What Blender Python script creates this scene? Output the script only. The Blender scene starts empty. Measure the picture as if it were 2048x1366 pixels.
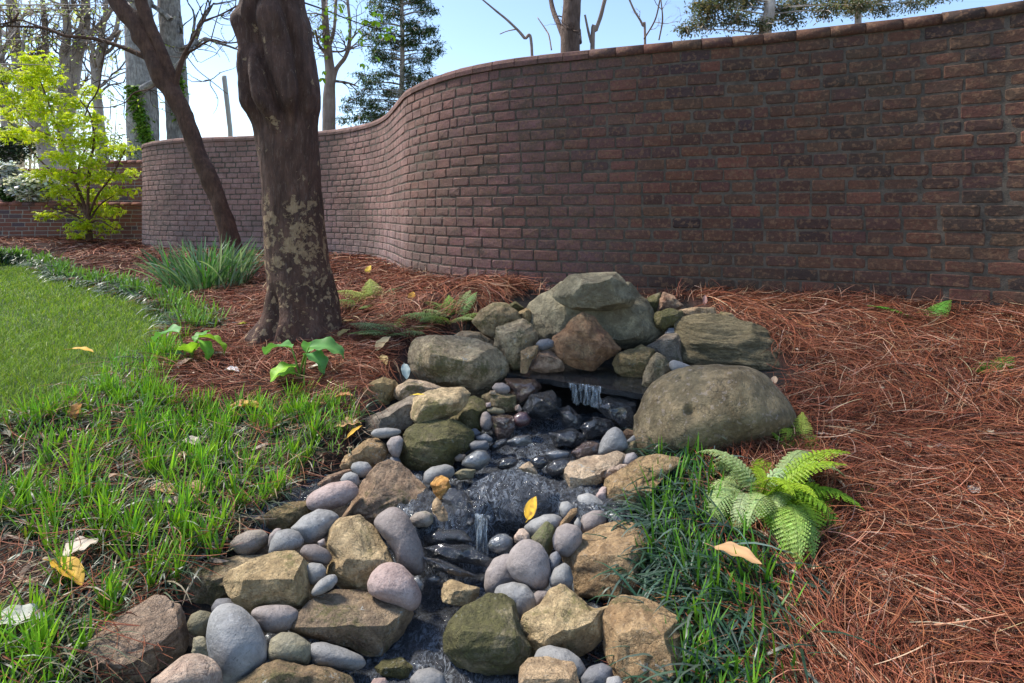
import bpy, math, random
import numpy as np
from mathutils import Vector, Matrix
PI = math.pi
rng = np.random.default_rng(7)
random.seed(7)
scene = bpy.context.scene
COL = scene.collection

# ------------------------------------------------------------ camera, sky, sun, exposure
F, CX, HY, EZ = 1100.0, 1024.0, 428.0, 1.4      # focal length in photo pixels, centre, horizon row, eye height
cam_d = bpy.data.cameras.new('camera'); cam = bpy.data.objects.new('camera', cam_d); COL.objects.link(cam)
cam_d.sensor_width = 36; cam_d.lens = F / 2048 * 36; cam_d.shift_y = -(683 - HY) / 2048
cam_d.clip_end = 3000; cam_d.clip_start = .05
cam.location = (0, 0, EZ); cam.rotation_euler = (PI / 2, 0, 0)
scene.camera = cam
SUN_AZ, SUN_EL = math.radians(-68), math.radians(54)   # azimuth from +Y, clockwise
world = bpy.data.worlds.new('World'); scene.world = world; world.use_nodes = True
wn = world.node_tree.nodes; wl = world.node_tree.links
bgn = wn['Background']; sky = wn.new('ShaderNodeTexSky'); sky.sky_type = 'NISHITA'; sky.sun_disc = False
sky.sun_elevation = SUN_EL; sky.sun_rotation = SUN_AZ; sky.air_density = 1.0; sky.dust_density = .5; sky.ozone_density = 1.5
wl.new(sky.outputs[0], bgn.inputs[0]); bgn.inputs[1].default_value = .115
sd = bpy.data.lights.new('sun', 'SUN'); sd.energy = 2.6; sd.angle = math.radians(11); sd.color = (1, .94, .84)
sun = bpy.data.objects.new('sun', sd); COL.objects.link(sun)
sv = Vector((math.sin(SUN_AZ) * math.cos(SUN_EL), math.cos(SUN_AZ) * math.cos(SUN_EL), math.sin(SUN_EL)))
sun.rotation_euler = sv.to_track_quat('Z', 'Y').to_euler(); sun.location = sv * 30
scene.view_settings.view_transform = 'Standard'; scene.view_settings.look = 'None'
scene.view_settings.exposure = 1.3; scene.view_settings.gamma = 1; scene.view_settings.use_curve_mapping = False
scene.render.engine = 'CYCLES'

# ------------------------------------------------------------ helpers
def vnoise(p, seed=0):
    p = np.asarray(p, float); i = np.floor(p).astype(np.int64); f = p - i; f = f * f * (3 - 2 * f)
    def h(ix, iy, iz):
        n = (ix * 374761393 + iy * 668265263 + iz * 2147483647 + seed * 1274126177) & 0xffffffff
        n = ((n ^ (n >> 13)) * 1274126177) & 0xffffffff
        return ((n ^ (n >> 16)) & 0xffff) / 32767.5 - 1
    r = 0
    for a in (0, 1):
        for b in (0, 1):
            for c in (0, 1):
                w = (f[..., 0] if a else 1 - f[..., 0]) * (f[..., 1] if b else 1 - f[..., 1]) * (f[..., 2] if c else 1 - f[..., 2])
                r = r + w * h(i[..., 0] + a, i[..., 1] + b, i[..., 2] + c)
    return r
def fbm(p, seed=0, o=4, g=.5):
    p = np.asarray(p, float); r = 0; a = 1; s = 0
    for k in range(o):
        r = r + a * vnoise(p * 2 ** k + 17.3 * k, seed + k); s += a; a *= g
    return r / s
def n2(x, y, sc, seed=0, o=3):
    return fbm(np.stack([np.asarray(x) * sc, np.asarray(y) * sc, np.zeros_like(np.asarray(x, float)) + .5], -1), seed, o)
def P(px, py, d):
    return np.array([(px - CX) / F * d, d, EZ - (py - HY) / F * d])
def proj(X, Y, Z):
    return CX + F * X / Y, HY - F * (Z - EZ) / Y
def tag(o, label=None, cat=None, group=None, kind=None):
    for k, v in (('label', label), ('category', cat), ('group', group), ('kind', kind)):
        if v: o[k] = v
    return o
def link(name, me, mats=None, parent=None, loc=None):
    o = bpy.data.objects.new(name, me); COL.objects.link(o)
    if mats is not None and me is not None and not len(me.materials):
        for m in (mats if isinstance(mats, (list, tuple)) else [mats]): me.materials.append(m)
    if parent: o.parent = parent
    if loc is not None: o.location = [float(v) for v in loc]
    return o
def empty(name, loc):
    return link(name, None, loc=loc)
def mesh(name, V, Fq, smooth=True, col=None, rnd=None, uv=None):
    """V (n,3); Fq list of (m,k) face arrays"""
    me = bpy.data.meshes.new(name); V = np.asarray(V, np.float32)
    if not isinstance(Fq, (list, tuple)): Fq = [Fq]
    Fq = [np.asarray(f, np.int32) for f in Fq if len(f)]
    me.vertices.add(len(V)); me.vertices.foreach_set('co', V.ravel())
    idx = np.concatenate([f.ravel() for f in Fq]); tot = np.concatenate([np.full(len(f), f.shape[1], np.int32) for f in Fq])
    st = np.concatenate([[0], np.cumsum(tot)[:-1]]).astype(np.int32)
    me.loops.add(len(idx)); me.loops.foreach_set('vertex_index', idx)
    me.polygons.add(len(tot)); me.polygons.foreach_set('loop_start', st)
    me.polygons.foreach_set('use_smooth', np.full(len(tot), smooth, bool))
    me.update(calc_edges=True)
    if col is not None:
        a = me.attributes.new('col', 'FLOAT_COLOR', 'POINT'); c = np.ones((len(V), 4), np.float32); c[:, :3] = col; a.data.foreach_set('color', c.ravel())
    if rnd is not None:
        a = me.attributes.new('rnd', 'FLOAT', 'POINT'); a.data.foreach_set('value', np.asarray(rnd, np.float32))
    me.validate()
    return me
class Acc:
    def __init__(s): s.V = []; s.F4 = []; s.F3 = []; s.C = []; s.R = []; s.n = 0
    def add(s, V, f4=None, f3=None, col=None, rnd=None):
        V = np.asarray(V, float); s.V.append(V)
        if f4 is not None and len(f4): s.F4.append(np.asarray(f4) + s.n)
        if f3 is not None and len(f3): s.F3.append(np.asarray(f3) + s.n)
        if col is not None: s.C.append(np.broadcast_to(np.asarray(col, float), (len(V), 3)))
        if rnd is not None: s.R.append(np.full(len(V), rnd))
        s.n += len(V)
    def build(s, name, mat, parent=None, loc=None, smooth=True):
        fs = []
        if s.F4: fs.append(np.concatenate(s.F4))
        if s.F3: fs.append(np.concatenate(s.F3))
        V = np.concatenate(s.V)
        if loc is not None: V = V - np.asarray(loc)
        me = mesh(name, V, fs, smooth, np.concatenate(s.C) if s.C else None, np.concatenate(s.R) if s.R else None)
        return link(name, me, mat, parent, loc)
def ribbons(base, az, el, L, w, bend, nseg, col, curl=0, roll=None, tip=.08, prof=None, tipcol=None):
    """many curved tapering blades -> V, F4, C"""
    N = len(base); base = np.asarray(base, float)
    B = lambda a: np.broadcast_to(np.asarray(a, float), (N,)).copy()
    az, el, L, w, bend, curl = map(B, (az, el, L, w, bend, curl))
    roll = rng.uniform(-.6, .6, N) if roll is None else B(roll)
    t = (np.arange(nseg) + .5) / nseg
    e = el[:, None] - bend[:, None] * t; a = az[:, None] + curl[:, None] * t
    D = np.stack([np.cos(e) * np.cos(a), np.cos(e) * np.sin(a), np.sin(e)], -1)
    pts = np.concatenate([np.zeros((N, 1, 3)), np.cumsum(D * (L / nseg)[:, None, None], 1)], 1) + base[:, None, :]
    tt = np.linspace(0, 1, nseg + 1)
    pr = np.interp(tt, [0, .3, .7, 1], [.75, 1, .8, tip]) if prof is None else prof(tt)
    Dk = np.concatenate([D[:, :1], D], 1)
    a2 = np.concatenate([a[:, :1], a], 1)
    s1 = np.stack([-np.sin(a2), np.cos(a2), np.zeros_like(a2)], -1); s2 = np.cross(Dk, s1)
    S = s1 * np.cos(roll)[:, None, None] + s2 * np.sin(roll)[:, None, None]
    off = S * (w[:, None] * pr[None, :] * .5)[..., None]
    V = np.stack([pts - off, pts + off], 2).reshape(-1, 3)
    k = np.arange(N)[:, None] * (2 * (nseg + 1)) + np.arange(nseg)[None, :] * 2
    F4 = np.stack([k, k + 1, k + 3, k + 2], -1).reshape(-1, 4)
    col = np.broadcast_to(np.asarray(col, float), (N, 3))
    C = np.repeat(col[:, None, :], 2 * (nseg + 1), 1)
    if tipcol is not None:
        tw = np.repeat(tt, 2)[None, :, None] ** 1.5
        C = C * (1 - tw) + np.asarray(tipcol)[None, None, :] * tw if np.ndim(tipcol) == 1 else C * (1 - tw) + np.asarray(tipcol)[:, None, :] * tw
    return V, F4, C.reshape(-1, 3)
def jitcol(cols, N, j=.12, wts=None):
    cols = np.asarray(cols, float); i = rng.choice(len(cols), N, p=wts); c = cols[i] * np.exp(rng.normal(0, j, (N, 1))) * np.exp(rng.normal(0, j * .3, (N, 3)))
    return np.clip(c, 0, 1)
def tube(acc, pts, rad, ns=8, col=None, cap=True, rough=0, seed=0):
    pts = np.asarray(pts, float); rad = np.broadcast_to(np.asarray(rad, float), (len(pts),)); n = len(pts)
    T = np.gradient(pts, axis=0); T /= np.linalg.norm(T, axis=1)[:, None] + 1e-9
    ref = np.array([0, 0, 1.]) if abs(T[:, 2]).mean() < .8 else np.array([0, 1., 0])
    A = np.cross(T, ref); A /= np.linalg.norm(A, axis=1)[:, None] + 1e-9; B = np.cross(T, A)
    ph = np.linspace(0, 2 * PI, ns, endpoint=False)
    R = rad[:, None] * np.ones((n, ns))
    ring = A[:, None] * np.cos(ph)[None, :, None] + B[:, None] * np.sin(ph)[None, :, None]
    if rough: R = R * (1 + rough * fbm((pts[:, None] + ring * rad[:, None, None]) * np.array([9, 9, 3.]), seed, 3))
    V = (pts[:, None] + ring * R[..., None]).reshape(-1, 3)
    i, j = np.meshgrid(np.arange(n - 1), np.arange(ns), indexing='ij'); j2 = (j + 1) % ns
    f = np.stack([i * ns + j, i * ns + j2, (i + 1) * ns + j2, (i + 1) * ns + j], -1).reshape(-1, 4)
    f3 = None
    if cap:
        V = np.concatenate([V, pts[:1], pts[-1:]]); k = np.arange(ns); k2 = (k + 1) % ns
        f3 = np.concatenate([np.stack([k2, k, np.full(ns, n * ns)], -1), np.stack([(n - 1) * ns + k, (n - 1) * ns + k2, np.full(ns, n * ns + 1)], -1)])
    acc.add(V, f, f3, col)
def spline(pts, n, closed=False):
    """Catmull-Rom through k-dim points, resampled to n by parameter"""
    p = np.asarray(pts, float); m = len(p)
    q = np.vstack([2 * p[0] - p[1], p, 2 * p[-1] - p[-2]])
    t = np.linspace(0, m - 1 - 1e-9, n); i = t.astype(int); f = (t - i)[:, None]
    a, b, c, d = q[i], q[i + 1], q[i + 2], q[i + 3]
    return .5 * (2 * b + (c - a) * f + (2 * a - 5 * b + 4 * c - d) * f ** 2 + (-a + 3 * b - 3 * c + d) * f ** 3)
def inpoly(px, py, poly):
    px = np.asarray(px); py = np.asarray(py); r = np.zeros(px.shape, bool); n = len(poly); j = n - 1
    for i in range(n):
        xi, yi = poly[i]; xj, yj = poly[j]
        if yi != yj: r ^= ((yi > py) != (yj > py)) & (px < (xj - xi) * (py - yi) / (yj - yi) + xi)
        j = i
    return r

# ------------------------------------------------------------ materials
class NT:
    def __init__(s, name):
        s.m = bpy.data.materials.new(name); s.m.use_nodes = True; s.t = s.m.node_tree; s.n = s.t.nodes; s.b = s.n['Principled BSDF']; s.out = s.n['Material Output']
    def node(s, ty, **kw):
        x = s.n.new(ty)
        for k, v in kw.items(): setattr(x, k, v)
        return x
    def L(s, a, b): s.t.links.new(a, b)
    def put(s, sock, v):
        if hasattr(v, 'is_linked') or hasattr(v, 'links'): s.L(v, sock)
        else: sock.default_value = v
    def noise(s, vec, scale, detail=4, rough=.55, dist=0):
        x = s.node('ShaderNodeTexNoise'); x.inputs['Scale'].default_value = scale; x.inputs['Detail'].default_value = detail
        x.inputs['Roughness'].default_value = rough; x.inputs['Distortion'].default_value = dist; s.L(vec, x.inputs['Vector']); return x.outputs['Fac']
    def vor(s, vec, scale, feature='F1'):
        x = s.node('ShaderNodeTexVoronoi', feature=feature); x.inputs['Scale'].default_value = scale; s.L(vec, x.inputs['Vector']); return x.outputs['Distance']
    def ramp(s, fac, stops):
        x = s.node('ShaderNodeValToRGB'); e = x.color_ramp.elements
        while len(e) > 1: e.remove(e[-1])
        for k, (p, c) in enumerate(stops):
            q = e[0] if k == 0 else e.new(p)
            q.position = p; q.color = (*c, 1) if hasattr(c, '__len__') else (c, c, c, 1)
        s.L(fac, x.inputs[0]); return x.outputs[0]
    def mix(s, fac, a, b, mode='MIX'):
        x = s.node('ShaderNodeMix', data_type='RGBA', blend_type=mode)
        s.put(x.inputs[0], fac)
        for k, v in ((6, a), (7, b)):
            if isinstance(v, (tuple, list)): x.inputs[k].default_value = (*v[:3], 1)
            else: s.L(v, x.inputs[k])
        return x.outputs[2]
    def math(s, op, a, b=0, clamp=False):
        x = s.node('ShaderNodeMath', operation=op, use_clamp=clamp); s.put(x.inputs[0], a); s.put(x.inputs[1], b); return x.outputs[0]
    def mapr(s, v, a, b, c=0, d=1):
        x = s.node('ShaderNodeMapRange'); s.L(v, x.inputs[0])
        for k, q in zip((1, 2, 3, 4), (a, b, c, d)): x.inputs[k].default_value = q
        return x.outputs[0]
    def bump(s, h, dist=.01, strength=1, prev=None):
        x = s.node('ShaderNodeBump'); x.inputs['Distance'].default_value = dist; s.put(x.inputs['Strength'], strength); s.L(h, x.inputs['Height'])
        if prev is not None: s.L(prev, x.inputs['Normal'])
        return x.outputs[0]
    def objvec(s, scale=(1, 1, 1), rand=True):
        tc = s.node('ShaderNodeTexCoord'); v = tc.outputs['Object']
        if rand:
            oi = s.node('ShaderNodeObjectInfo'); ad = s.node('ShaderNodeVectorMath', operation='ADD'); cm = s.node('ShaderNodeVectorMath', operation='SCALE')
            cm.inputs[0].default_value = (37, 61, 83); s.L(oi.outputs['Random'], cm.inputs['Scale']); s.L(v, ad.inputs[0]); s.L(cm.outputs[0], ad.inputs[1]); v = ad.outputs[0]; s.rand = oi.outputs['Random']
        if scale != (1, 1, 1):
            mp = s.node('ShaderNodeMapping'); mp.inputs['Scale'].default_value = scale; s.L(v, mp.inputs[0]); v = mp.outputs[0]
        return v
    def geo(s): return s.node('ShaderNodeNewGeometry')
    def attr(s, name): return s.node('ShaderNodeAttribute', attribute_name=name)
def set_b(m, **kw):
    for k, v in kw.items():
        m.put(m.b.inputs[k], (*v, 1) if isinstance(v, tuple) and len(v) == 3 else v)
def leafmat(name, rough=.5, trans=.35, spec=.3):
    m = NT(name); a = m.attr('col').outputs['Color']
    m.L(a, m.b.inputs['Base Color']); m.b.inputs['Roughness'].default_value = rough; m.b.inputs['Specular IOR Level'].default_value = spec
    if trans:
        tr = m.node('ShaderNodeBsdfTranslucent'); m.L(m.mix(1, a, (1.0, 1.0, .55), 'MULTIPLY'), tr.inputs[0])
        mx = m.node('ShaderNodeMixShader'); mx.inputs[0].default_value = trans
        m.L(m.b.outputs[0], mx.inputs[1]); m.L(tr.outputs[0], mx.inputs[2]); m.L(mx.outputs[0], m.out.inputs[0])
    return m.m
M_leaf = leafmat('leaf'); M_needle = leafmat('needle', .6, 0, .14); M_glossleaf = leafmat('gloss_leaf', .38, .25, .36); M_dry = leafmat('dry_leaf', .6, .15, .3)

def rockmat(name, A, B, Cc, moss=.3, mosscol=(.075, .085, .028), rough=.85, wet=0, lichen=.0, bump=1.0, strat=False, speck=.15, sc=1.0, spots=0, coat=0, wetline=None):
    if wet == 0 and 'river' not in name: A, B, Cc = [tuple(min(1, x * k) for x, k in zip(q, (1.13, 1.05, .92))) for q in (A, B, Cc)]; mosscol = (mosscol[0] * 1.25, mosscol[1], mosscol[2])
    m = NT(name); v = m.objvec((1, 1, 5) if strat else (1, 1, 1)); v2 = m.objvec()
    n1 = m.noise(v, 7 * sc, 6, .6, .6); nf = m.noise(v2, 70, 4, .7); nb = m.noise(v, 24 * sc, 5, .65, .3)
    c = m.ramp(n1, [(.3, A), (.5, B), (.68, Cc)])
    c = m.mix(m.mapr(nb, .38, .60, 0, .75 if bump > .4 else .35), c, tuple(x * .5 for x in A))
    c = m.mix(m.mapr(m.noise(v2, 12 * sc, 5, .7, 1), .55, .68, 0, .6 if bump > .4 else .3), c, tuple(min(1, x * 1.45) for x in B))
    hs = m.node('ShaderNodeHueSaturation'); m.L(c, hs.inputs['Color']); m.L(m.mapr(m.rand, 0, 1, .92, 1.35), hs.inputs['Value']); m.L(m.mapr(m.rand, 0, 1, 1.15, .85), hs.inputs['Saturation']); c = hs.outputs[0]
    c = m.mix(m.mapr(nf, .35, .65, 0, speck), c, (.03, .028, .024))
    c = m.mix(m.mapr(m.noise(v2, 95, 3, .6), .6, .7, 0, speck), c, (.5, .48, .44))
    if moss:
        mz = m.noise(v2, 5.5, 6, .68, .4); c = m.mix(m.mapr(m.math('ADD', mz, m.math('MULTIPLY', m.math('SUBTRACT', nf, .5), .35)), .66 - moss * .42, .78 - moss * .42, 0, .85), c, m.mix(m.mapr(nf, .3, .7), tuple(x * .6 for x in mosscol), tuple(x * 1.7 for x in mosscol)))
    if lichen:
        c = m.mix(m.math('MULTIPLY', m.mapr(m.noise(v2, 30, 5, .7, .6), .6, .65, 0, 1), m.mapr(m.noise(v2, 7, 2), .66 - lichen, .74 - lichen, 0, .8)), c, (.46, .46, .41))
    if spots:
        c = m.mix(m.math('MULTIPLY', m.mapr(m.noise(v2, 34, 3, .6), .6, .64, 0, 1), spots), c, (.45, .36, .3))
    # grime and cracks
    cr = m.node('ShaderNodeTexVoronoi', feature='DISTANCE_TO_EDGE'); cr.inputs['Scale'].default_value = 5 * sc
    wv = m.node('ShaderNodeVectorMath', operation='ADD'); nn = m.node('ShaderNodeTexNoise'); nn.inputs['Scale'].default_value = 9; nn.inputs['Detail'].default_value = 5; m.L(v, nn.inputs['Vector']); sc2 = m.node('ShaderNodeVectorMath', operation='SCALE'); sc2.inputs['Scale'].default_value = .5; m.L(nn.outputs['Color'], sc2.inputs[0]); m.L(v, wv.inputs[0]); m.L(sc2.outputs[0], wv.inputs[1]); m.L(wv.outputs[0], cr.inputs['Vector'])
    crk = m.mapr(cr.outputs['Distance'], 0, .025, 0, 1)
    if bump < .4 and not wet:
        c = m.mix(m.math('MULTIPLY', m.mapr(cr.outputs['Distance'], .018, 0, 0, 1), m.mapr(n1, .5, .62, 0, .5)), c, tuple(min(1, x * 1.8) for x in B)); c = m.mix(m.mapr(m.noise(v2, 16, 5, .75, .5), .5, .7, 0, .5), c, tuple(x * .55 for x in A)); c = m.mix(m.mapr(m.noise(v2, 180, 2, .5), .62, .7, 0, .5), c, (.04, .04, .045))
    if bump > .6: c = m.mix(m.math('MULTIPLY', m.math('SUBTRACT', 1, crk), m.mapr(n1, .45, .6, 0, .55)), c, (.03, .025, .02))
    set_b(m, Roughness=rough); m.L(c, m.b.inputs['Base Color'])
    if wet: m.b.inputs['Roughness'].default_value = .16; m.b.inputs['Specular IOR Level'].default_value = .8; m.b.inputs['Coat Weight'].default_value = 1.0; m.b.inputs['Coat Roughness'].default_value = .08
    b = m.bump(n1, .045 * bump, .8); b = m.bump(nb, .04 * bump, 1, b); b = m.bump(m.noise(v2, 60, 5, .75), .011 * bump + .0015, 1, b)
    if bump > .6: b = m.bump(crk, .006 * bump, m.mapr(n1, .45, .6, 0, .8), b)
    m.L(b, m.b.inputs['Normal'])
    return m.m
RM = {
 'sand':   rockmat('sandstone', (.30, .22, .12), (.42, .33, .20), (.33, .28, .17), moss=.42, lichen=.12, speck=.25),
 'tan':    rockmat('tan_sandstone', (.40, .275, .17), (.52, .39, .26), (.42, .32, .2), moss=.16, lichen=.18, speck=.25),
 'gold':   rockmat('golden_sandstone', (.36, .25, .11), (.48, .36, .19), (.38, .31, .15), moss=.28, mosscol=(.12, .13, .04)),
 'mossy':  rockmat('mossy_stone', (.15, .13, .075), (.21, .18, .1), (.25, .2, .12), moss=.66, mosscol=(.065, .075, .02), lichen=.12),
 'boulder': rockmat('weathered_boulder', (.19, .175, .12), (.27, .25, .18), (.32, .28, .2), moss=.42, mosscol=(.10, .10, .06), sc=.6),
 'smoothboulder': rockmat('smooth_brown_boulder', (.15, .12, .06), (.20, .155, .08), (.29, .21, .105), moss=.36, mosscol=(.075, .065, .03), bump=.7, sc=.7, spots=.35),
 'strat':  rockmat('layered_boulder', (.26, .225, .15), (.38, .335, .235), (.42, .35, .23), moss=.36, mosscol=(.12, .12, .06), strat=True, bump=1.6),
 'rust':   rockmat('rust_sandstone', (.27, .15, .09), (.36, .23, .15), (.3, .23, .15), moss=.22, mosscol=(.09, .05, .03)),
 'slab':   rockmat('brown_slab', (.33, .225, .16), (.42, .31, .23), (.36, .26, .19), moss=.22, strat=False),
 'greyrock': rockmat('grey_fieldstone', (.21, .175, .14), (.29, .25, .21), (.25, .2, .17), moss=.25),
 'grey':   rockmat('grey_river_stone', (.205, .20, .19), (.29, .282, .27), (.25, .24, .23), moss=0, bump=.16, rough=.75, sc=.6, speck=.16),
 'greydark': rockmat('dark_river_stone', (.12, .125, .135), (.155, .155, .165), (.14, .135, .145), moss=0, bump=.16, rough=.65, sc=.6),
 'purple': rockmat('mauve_river_stone', (.22, .185, .17), (.30, .255, .235), (.25, .215, .205), moss=0, bump=.18, rough=.78, sc=.6, speck=.2),
 'pink':   rockmat('pink_river_stone', (.33, .225, .195), (.43, .32, .285), (.34, .27, .25), moss=0, bump=.25, rough=.8, sc=.8, speck=.22),
 'lichenrock': rockmat('lichened_rock', (.22, .16, .11), (.33, .25, .17), (.27, .22, .14), moss=.38, lichen=.25),
 'brownpeb': rockmat('brown_river_stone', (.2, .155, .12), (.26, .21, .17), (.22, .19, .14), moss=.28, bump=.25, rough=.75),
 'olive':  rockmat('olive_river_stone', (.17, .15, .09), (.24, .21, .135), (.2, .18, .1), moss=.3, bump=.3, rough=.8),
 'white':  rockmat('pale_pink_stone', (.5, .38, .33), (.6, .5, .44), (.52, .43, .4), moss=0, bump=.7, rough=.8),
 'orange': rockmat('orange_stone', (.45, .2, .05), (.55, .32, .11), (.38, .2, .08), moss=0, bump=.6, rough=.6),
 'wet':    rockmat('wet_dark_stone', (.018, .019, .022), (.035, .035, .038), (.055, .05, .05), moss=0, wet=1, bump=1.1, speck=.1),
 'wetflow': rockmat('streaming_wet_stone', (.035, .036, .04), (.06, .06, .065), (.10, .095, .095), moss=0, wet=1, bump=2.6, speck=.1),
 'wetgrey': rockmat('wet_grey_stone', (.07, .075, .085), (.1, .105, .11), (.13, .13, .13), moss=.05, wet=1, bump=.3),
 'wetmaroon': rockmat('wet_maroon_stone', (.06, .022, .026), (.09, .035, .035), (.05, .025, .03), moss=0, wet=1, bump=.3),
 'wetbrown': rockmat('wet_brown_stone', (.09, .05, .035), (.14, .07, .045), (.08, .06, .04), moss=.1, wet=1, bump=.8),
}
def brickmat(name, obj_random, red=0):
    m = NT(name); g = m.geo(); pos = g.outputs['Position']
    if obj_random: oi = m.node('ShaderNodeObjectInfo'); r = oi.outputs['Random']
    else: r = m.attr('rnd').outputs['Fac']
    if red: c = m.ramp(r, [(0, (.15, .07, .06)), (.15, (.23, .088, .062)), (.5, (.27, .105, .072)), (.8, (.22, .105, .085)), (1, (.12, .085, .095))])
    else: c = m.ramp(r, [(0, (.045, .03, .03)), (.14, (.09, .045, .034)), (.35, (.145, .064, .042)), (.5, (.10, .05, .042)), (.66, (.125, .07, .045)), (.85, (.175, .07, .05)), (1, (.07, .042, .045))])
    nb = m.noise(pos, 7, 5, .65); nf = m.noise(pos, 70, 4, .7); nl = m.noise(pos, .8, 3, .6)
    if not red:
        sx = m.node('ShaderNodeSeparateXYZ'); m.L(pos, sx.inputs[0])
        # paler pink far bend, grey lime bloom low down, olive algae, orange lichen nearer
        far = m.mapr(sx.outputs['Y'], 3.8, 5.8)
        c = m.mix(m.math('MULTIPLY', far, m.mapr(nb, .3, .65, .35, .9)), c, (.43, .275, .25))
        mid = m.math('MULTIPLY', m.mapr(sx.outputs['X'], 1.0, .2), m.mapr(sx.outputs['X'], -.9, -.4)); c = m.mix(m.math('MULTIPLY', mid, m.mapr(m.noise(pos, 1.6, 3, .6), .4, .6, .2, .7)), c, (.27, .14, .15))  # purple cast of lens flare painted into the brick colour mid wall
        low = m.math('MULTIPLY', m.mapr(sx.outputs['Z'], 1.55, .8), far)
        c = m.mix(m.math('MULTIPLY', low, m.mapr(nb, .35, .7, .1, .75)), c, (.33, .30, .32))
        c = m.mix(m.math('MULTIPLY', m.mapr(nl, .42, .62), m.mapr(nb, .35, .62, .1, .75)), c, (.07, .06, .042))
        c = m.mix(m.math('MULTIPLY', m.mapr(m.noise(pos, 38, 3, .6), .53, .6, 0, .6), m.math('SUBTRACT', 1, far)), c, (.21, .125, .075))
    c = m.mix(m.mapr(nf, .4, .7, 0, .5), c, (.035, .028, .026))
    if not red: c = m.mix(1.0, c, (1.04, .97, .92), 'MULTIPLY')
    m.L(c, m.b.inputs['Base Color']); m.b.inputs['Roughness'].default_value = .9; m.b.inputs['Specular IOR Level'].default_value = .25
    b = m.bump(nb, .012, .8); b = m.bump(nf, .004, 1, b); m.L(b, m.b.inputs['Normal'])
    return m.m
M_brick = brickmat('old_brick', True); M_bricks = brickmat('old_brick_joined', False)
M_rbrick = brickmat('red_brick', True, 1); M_rbricks = brickmat('red_brick_joined', False, 1)
def mortarmat(name, a, b):
    m = NT(name); pos = m.geo().outputs['Position']; n = m.noise(pos, 14, 4, .7)
    m.L(m.ramp(n, [(.35, a), (.65, b)]), m.b.inputs['Base Color']); m.b.inputs['Roughness'].default_value = .95
    m.L(m.bump(m.noise(pos, 90, 3, .7), .004, 1), m.b.inputs['Normal']); return m.m
M_mortar = mortarmat('mortar', (.055, .045, .034), (.13, .10, .075)); M_mortar2 = mortarmat('pale_mortar', (.26, .22, .18), (.34, .29, .25))
def barkmat(name, A, B, patch=None, sc=1.0, patchthr=.62, ridge=1.0, light=None):
    m = NT(name); v = m.objvec((1, 1, .22), rand=False); v2 = m.objvec(rand=False)
    n = m.noise(v, 22 * sc, 6, .7, .5); n3 = m.noise(v2, 5 * sc, 4, .6)
    c = m.ramp(n, [(.35, A), (.65, B)])
    c = m.mix(m.mapr(n3, .35, .65, .6, 0), c, tuple(x * .5 for x in A))
    h = n
    if patch:
        sx = m.node('ShaderNodeSeparateXYZ'); m.L(v2, sx.inputs[0])
        # peeling plates: large on the lower trunk and one shoulder, round spots lower down
        zz = m.mapr(sx.outputs['Z'], .15, .55, 0, 1); z2 = m.mapr(sx.outputs['Z'], .8, 1.05, 1, 0); band = m.math('MULTIPLY', zz, z2)
        pn = m.noise(v2, 11, 7, .72, .3)
        mk = m.mapr(m.math('ADD', pn, m.math('MULTIPLY', band, .105)), .625, .635, 0, 1)
        sp = m.noise(v2, 26, 3, .5, .3); mk2 = m.math('MULTIPLY', m.mapr(sp, .60, .615), m.mapr(sx.outputs['Z'], .95, .8))
        mm = m.math('MULTIPLY', m.math('MAXIMUM', mk, mk2), .85)
        c = m.mix(mm, c, m.ramp(m.noise(v2, 40, 4, .7), [(.3, (.28, .175, .10)), (.7, (.52, .36, .21))]))
        c = m.mix(m.math('MULTIPLY', m.mapr(m.noise(v, 60, 4, .7), .56, .62), .25), c, (.3, .22, .17))
        h = m.math('SUBTRACT', n, m.math('MULTIPLY', mm, .25))
    m.L(c, m.b.inputs['Base Color']); m.b.inputs['Roughness'].default_value = .8; m.b.inputs['Specular IOR Level'].default_value = .3
    b = m.bump(h, .035 * ridge, 1); b = m.bump(m.noise(v2, 90, 4, .7), .008, 1, b); m.L(b, m.b.inputs['Normal']); return m.m
M_bark = barkmat('peeling_bark', (.085, .044, .032), (.19, .10, .07), patch=True)
M_bark2 = barkmat('red_brown_bark', (.11, .055, .038), (.23, .12, .075), sc=1.6, ridge=1.4)
M_barkg = barkmat('grey_furrowed_bark', (.3, .26, .23), (.8, .73, .66), sc=1.1, ridge=2.5)
M_barkb = barkmat('brown_bark', (.5, .4, .33), (.78, .67, .58), sc=.5, ridge=2)
M_barkm = barkmat('mid_brown_bark', (.14, .09, .07), (.28, .19, .15), sc=.9, ridge=2)
M_barkp = barkmat('pale_bark', (.32, .22, .17), (.5, .38, .31), sc=.5)
M_twig = barkmat('twig_bark', (.1, .075, .065), (.2, .15, .13), sc=2)
def flat(name, c, rough=.8, **kw):
    m = NT(name); set_b(m, Roughness=rough); m.b.inputs['Base Color'].default_value = (*c, 1)
    for k, v in kw.items(): m.b.inputs[k.replace('_', ' ')].default_value = v
    return m.m
# ------------------------------------------------------------ wall line (x, y) from the photo's top edge
WALLTOP, WALLBASE = EZ + 1.2, EZ - .72
wp = [(3.5,2.35),(3.15,2.75),(2.84,3.05),(2.61,3.19),(2.43,3.30),(2.02,3.47),(1.61,3.63),(1.18,3.76),(.42,4.02),(-.05,4.22),(-.36,4.43),(-.60,4.66),(-.80,4.92),(-1.0,5.25),(-1.14,5.6),(-1.30,6.03),(-1.50,6.53),(-1.80,7.05),(-2.25,7.53),(-2.80,7.9),(-4.0,8.36),(-4.86,8.55),(-5.4,8.72),(-6.04,9.12),(-6.42,9.55),(-6.62,10.1),(-6.75,10.7)]
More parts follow.
